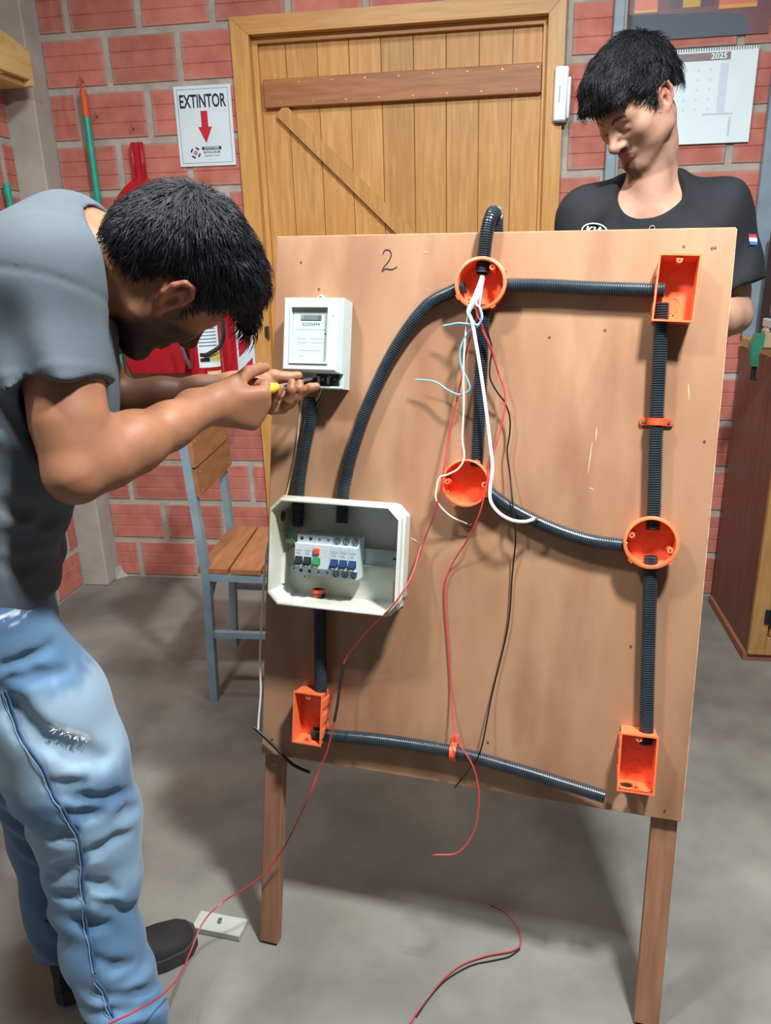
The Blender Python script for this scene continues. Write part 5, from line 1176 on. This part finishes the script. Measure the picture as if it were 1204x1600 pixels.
# ------------------------------------------------------------------ the person standing behind the board
def person_B():
    root = thing('person', 'person in black t-shirt looking down behind the board', 'person', T(.335, 2.10, 0)); RI = root.matrix_world.inverted()
    H = Head(wl(994, 166, 1.99), (-.77, -.64), math.radians(39), math.radians(-3), .93)
    fw = nrm([-.30, -.95, 0]); lf = np.array([-fw[1], fw[0], 0])    # lf: the person's left, picture right
    shL = wl(1120, 340, 2.03); shR = wl(918, 352, 2.05); mid = (shL+shR)/2
    elL = wl(1143, 492, 2.0); wrL = wl(1035, 515, 1.80); elR = shR+np.array([-.03, .02, -.27]); wrR = elR+np.array([.10, -.20, .08])
    pel = np.array([.335, 2.10, .92]); c7 = mid+np.array([.0, .03, .105]); nk = H.w(0, -.03, -.05)
    hipL = pel+lf*.09; hipR = pel-lf*.09; knL = hipL+np.array([0, 0, -.42]); knR = hipR+np.array([0, 0, -.42]); anL = np.array([knL[0], knL[1]+.05, .08]); anR = np.array([knR[0], knR[1]+.05, .08])
    S = SDF(); H.build(S)
    S.chain([(c7+np.array([0, 0, -.02]), .060), (c7*.5+nk*.5, .053), (nk, .053)], .018); S.rc(H.w(0, -.02, -.05), mid+fw*.02+np.array([0, 0, .03]), .038, .05, .014)
    S.rc(shL, shR, .056, .056, .03); S.rc(c7+np.array([0, 0, -.04]), shL+np.array([0, 0, .0]), .042, .044, .04); S.rc(c7+np.array([0, 0, -.04]), shR, .042, .044, .04)
    for s_ in (-1, 1): S.chain([(mid+lf*s_*.07-np.array([0, 0, .06]), .085), (pel+lf*s_*.06, .095)], .05)
    for sh, el, wr in ((shL, elL, wrL), (shR, elR, wrR)):
        ud = nrm(el-sh); fd = nrm(wr-el)
        S.chain([(sh, .055), (sh+ud*.09, .054), (sh+ud*.17, .047), (el, .041)], .015)
        S.chain([(el, .041), (el+fd*.05, .046), (el+fd*.11, .042), (wr, .027)], .02)
        S.rc(el, el+nrm(ud-fd)*.008, .036, .034, .02)
    hand(S, wrL, nrm(wrL-elL), (0, -.3, -.9), 'L', [(30, 30, 20), (35, 35, 20), (38, 38, 20), (40, 40, 20)], [(.8, .5, .2), (.9, .3, .2), (.9, .1, .3)])
    hand(S, wrR, nrm(wrR-elR), (0, -.3, -.9), 'R', [(30, 30, 20), (35, 35, 20), (38, 38, 20), (40, 40, 20)], [(.8, .5, .2), (.9, .3, .2), (.9, .1, .3)])
    me, V = sdf_mesh('body', S, .0027, np.array([.0, 1.62, .80]), np.array([.86, 2.30, 1.98])); L = H.l(V); nz = vnoise(V, 220)*.006
    face = sstep(.17-np.linalg.norm(L, axis=1), 0, .01)
    must = sstep(L[:, 1], .080, .088)*sstep(.0085-np.abs(L[:, 2]+.0515), 0, .004)*sstep(.030-np.abs(L[:, 0]), 0, .006)
    goat = sstep(L[:, 1], .066, .076)*sstep(-L[:, 2], .081, .087)*sstep(.024-np.abs(L[:, 0]), 0, .01)
    jaw = .32*sstep(L[:, 1]*.5-L[:, 2], .088, .105)*sstep(L[:, 1], .0, .03)
    bx = np.abs(L[:, 0]); arch = .0225+.004*np.sin(np.clip((bx-.012)/.036, 0, 1)*math.pi)
    brow = sstep(.0048-np.abs(L[:, 2]-arch+nz*.3), 0, .003)*sstep(L[:, 1], .055, .064)*sstep(bx, .009, .014)*sstep(.05-bx, 0, .006)
    lash = sstep(.0022-np.abs(L[:, 2]+.0085-.05*np.abs(bx-.031)), 0, .0015)*sstep(.0155-np.abs(bx-.031), 0, .003)*sstep(L[:, 1], .06, .07)
    burn = sstep(L[:, 1]+nz, .008, .014)*sstep(.030-L[:, 1]+nz, 0, .008)*sstep(bx, .045, .055)*sstep(L[:, 2]+.022, 0, .02)*sstep(.05-L[:, 2], 0, .01)
    attr(me, 'beard', face*np.maximum.reduce([must*.85, goat*.8, jaw*1.15, brow*.92, lash*.95, burn*.85]))
    attr(me, 'blush', face*np.clip(.8*sstep(np.abs(L[:, 0]), .078, .086)+.3*sstep(.03-np.linalg.norm(L-np.array([0, .11, -.03]), axis=1), 0, .02), 0, 1))
    attr(me, 'lip', face*sstep(.0105-np.abs(L[:, 2]+.066), 0, .003)*sstep(.020-np.abs(L[:, 0]), 0, .005)*sstep(L[:, 1], .084, .089)); attr(me, 'nail', 0*nz)
    obj('body', me, SKIN_B, root, RI)
    zk = [(-.2, -.015), (-.085, -.015), (-.055, .0), (-.036, .026), (-.020, .034), (.008, .032), (.014, .006), (.018, -.006), (.030, -.004), (.036, .022), (.055, .050), (.075, .058), (.10, .060), (.2, .062)]
    zline = lambda y: np.interp(y, [a for a, b in zk], [b for a, b in zk])
    C = SDF(); C.el(H.w(0, -.016, .048), H.R, np.array([.087, .110, .103])*.95, .01); C.el(H.w(0, .046, .083), H.R, np.array([.072, .062, .054])*.95, .03); C.el(H.w(0, -.07, .01), H.R, np.array([.068, .046, .07])*.95, .03)
    C.rc(H.w(-.045, .086, .066), H.w(.030, .096, .068), .020, .021, .02)
    def cut(P):
        q = H.l(P); return (zline(q[:, 1])+.020*sstep(-q[:, 0], .01, .05)*sstep(q[:, 1], .05, .08)*-0+.014*sstep(q[:, 0]*-1, .0, .04)*sstep(q[:, 1], .05, .07)*0-q[:, 2]+vnoise(P, 240)*.003)*.7
    C.fn(cut, 'i', .004); C.fn(lambda P: vnoise(P, 110, 1.0)*.0028+vnoise(P, 50, 2.)*.002, 'd')
    wh = np.array([.01, -.08, .10])
    def flow(q):
        d = q-wh; d /= np.linalg.norm(d, axis=1)[:, None]+1e-9; return d+np.array([.15, .5, -.3])
    hair(root, H, zline, C, H.c-.19, H.c+.19, flow, 4800, .025, .0011, 11, .5)
    rng = np.random.RandomState(8); fr = []; fd_ = []; fn_ = []
    for k in range(240):
        x = rng.uniform(-.062, .06); y = .108-abs(x)*.45+rng.uniform(-.008, .006); fr.append(H.w(x, y, .072+rng.uniform(-.01, .016))); fd_.append(nrm(H.R @ np.array([.25+x*2+rng.normal(0, .15), .18, -1+rng.normal(0, .12)]))); fn_.append(nrm(H.R @ np.array([x*4, .9, .2])))
    f = obj('fringe', strand_mesh('fringe', fr, fd_, fn_, .024, .0020, .25, 4, .25, 19), HAIR, root, RI); f['kind'] = 'stuff'
    # t-shirt
    M_T = mat('black_jersey', '11161b', '0e1216', 9, .85, .08, 700)
    S = SDF()
    for s_ in (-1, 1): S.chain([(mid+lf*s_*.085-np.array([0, 0, .065])+fw*.005, .105), (mid+lf*s_*.075-np.array([0, 0, .25])+fw*.01, .112), (pel+lf*s_*.06+np.array([0, 0, .0]), .115)], .06)
    S.rc(shL, shR, .064, .064, .04); S.rc(c7+np.array([0, .0, -.045])+lf*.05, shL+np.array([0, 0, .004]), .054, .060, .05); S.rc(c7+np.array([0, .0, -.045])-lf*.05, shR+np.array([0, 0, .004]), .054, .060, .05)
    S.rc(mid+fw*.02, mid+fw*.03-np.array([0, 0, .1]), .085, .10, .05)
    for sh, el in ((shL, elL), (shR, elR)):
        ud = nrm(el-sh); S.rcc(sh-ud*.02, sh+ud*.165+lf*.008, .066, .079, .04); S.ring(sh+ud*.15+lf*.007, ud, .0765, .002, .003)
    S.fn(lambda P: .004*vnoise(P, 22, 5.)+.004*np.sin((P[:, 0]*.8-P[:, 2]*.55)*62+4*vnoise(P, 9))*(.5+.5*vnoise(P, 13)), 'd')
    a = c7+np.array([0, 0, .035]); ndir = nrm(fw*.52+np.array([0, 0, .85])); hc = mid+fw*.055+np.array([0, 0, .068])
    S.rc(hc, hc+nrm(nk-hc+np.array([0, 0, .05]))*.2, .074, .074, .008, 's'); S.rc(hc-np.array([0, 0, .01])+fw*.02, hc+fw*.08+np.array([0, 0, .12]), .060, .085, .012, 's')
    for sh, el in ((shL, elL), (shR, elR)):
        ud = nrm(el-sh); S.rc(sh+ud*.15+lf*.007, sh+ud*.24+lf*.01, .066, .066, .003, 's')
    S.fn(lambda P: .90-P[:, 2], 'i', .003)
    me, V = sdf_mesh('t_shirt', S, .0042, np.array([-.02, 1.80, .86]), np.array([.86, 2.30, 1.72])); ts = obj('t_shirt', me, M_T, root, RI)
    # prints laid on the cloth
    def snap(px, py):
        r = ray(px, py); r /= np.linalg.norm(r); q = V-CAM; t = q @ r; dd = np.linalg.norm(q-t[:, None]*r, axis=1); c = np.where(dd < .008)[0]
        return V[c[np.argmin(t[c])]] if len(c) else at_y(px, py, 1.66)
    p0 = snap(933, 357); px_ = nrm(snap(955, 356)-snap(911, 358)); pn = nrm(np.cross(px_, nrm(snap(933, 348)-snap(933, 366))))
    if pn @ (CAM-p0) < 0: pn = -pn
    py_ = np.cross(pn, px_)
    pm = Matrix.Identity(4)
    for i in range(3): pm[i][0], pm[i][1], pm[i][2], pm[i][3] = px_[i], py_[i], pn[i], (p0+pn*.004-py_*.0070)[i]
    bpy.context.view_layer.update()
    M_PR = mat('white_print', 'eef4f6', None, 8, .6); e = MB(); n = 40
    o = [(.030*math.cos(2*math.pi*k/n), .0175*math.sin(2*math.pi*k/n)) for k in range(n)]; i_ = [(.0272*math.cos(2*math.pi*k/n), .0150*math.sin(2*math.pi*k/n)) for k in range(n)]
    e.add([(p[0], p[1], .0) for p in o]+[(p[0], p[1], .001) for p in o]+[(p[0], p[1], .001) for p in i_]+[(p[0], p[1], 0) for p in i_], [(j*n+q, j*n+(q+1) % n, (j+1)*n+(q+1) % n, (j+1)*n+q) for j in range(3) for q in range(n)])
    em = obj('chest_emblem', e, M_PR, root, RI @ pm, label='white oval emblem printed on the chest')
    text('lettering', 'KI\u039b', .020, M_PR, em, T(0, 0.0005, .0008), .0006, 1.25, .0003)
    # small crest and sleeve flag
    p1 = snap(1019, 352); obj('small_crest', MB().tube([tuple(RI @ Vector(p1+pn*.004+px_*.006*math.cos(t)+py_*(.008*math.sin(t)-.004))) for t in np.linspace(0, 2*math.pi, 13)], .0008, 5), mat('crest_pink', 'c9b2ae'), root)
    fx = nrm(snap(1188, 372)-snap(1174, 374)); f0 = snap(1180, 373); fu = nrm(snap(1177, 362)-snap(1181, 384)); fu = nrm(fu-fx*(fu @ fx)); fn0 = np.cross(fx, fu)
    if fn0 @ (CAM-f0) < 0: fn0 = -fn0
    fm = Matrix.Identity(4); fz = np.cross(fx, fu)
    for i in range(3): fm[i][0], fm[i][1], fm[i][2], fm[i][3] = fx[i], fu[i], fz[i], (f0+fn0*.003)[i]
    fl_ = obj('sleeve_flag', MB().box(-.0125, .0125, -.0042, .0042, -.0006, .0006), M_PR, root, RI @ fm, label='red, white and blue flag patch on the sleeve')
    obj('stripe', MB().box(-.0125, .0125, .0042, .0120, -.0006, .0006), mat('flag_red', 'c8344e'), fl_); obj('stripe', MB().box(-.0125, .0125, -.0120, -.0042, -.0006, .0006), mat('flag_blue', '3a72b0'), fl_)
    # trousers and shoes (behind the board)
    S = SDF()
    for hp, kn, an in ((hipR, knR, anR), (hipL, knL, anL)): S.chain([(hp+np.array([0, 0, .03]), .10), (hp, .095), (kn, .07), (an+np.array([0, 0, .0]), .056)], .04)
    S.fn(lambda P: .004*vnoise(P, 20), 'd'); S.fn(lambda P: .035-P[:, 2], 'i', .003)
    me, V2 = sdf_mesh('trousers', S, .007, np.array([.05, 1.9, .0]), np.array([.70, 2.35, 1.08])); obj('trousers', me, mat('dark_denim', '2a3442', '232c38', 9, .85), root, RI)
    for an in (anL, anR):
        rings = []
        for t, hw, h_ in ((-.07, .03, .07), (-.04, .036, .09), (.05, .037, .08), (.12, .044, .05), (.17, .04, .042), (.195, .018, .03)):
            c = np.array([an[0], an[1], 0])+fw*t; s_ = lf; rings.append([c+s_*hw*math.cos(2*math.pi*k/12)+np.array([0, 0, max(.002, h_*.5+h_*.5*math.sin(2*math.pi*k/12))]) for k in range(12)])
        sh = obj('shoe', MB().loft(rings), mat('black_suede', '1b1a19'), root, RI, smooth=True)
    return root
person_B()
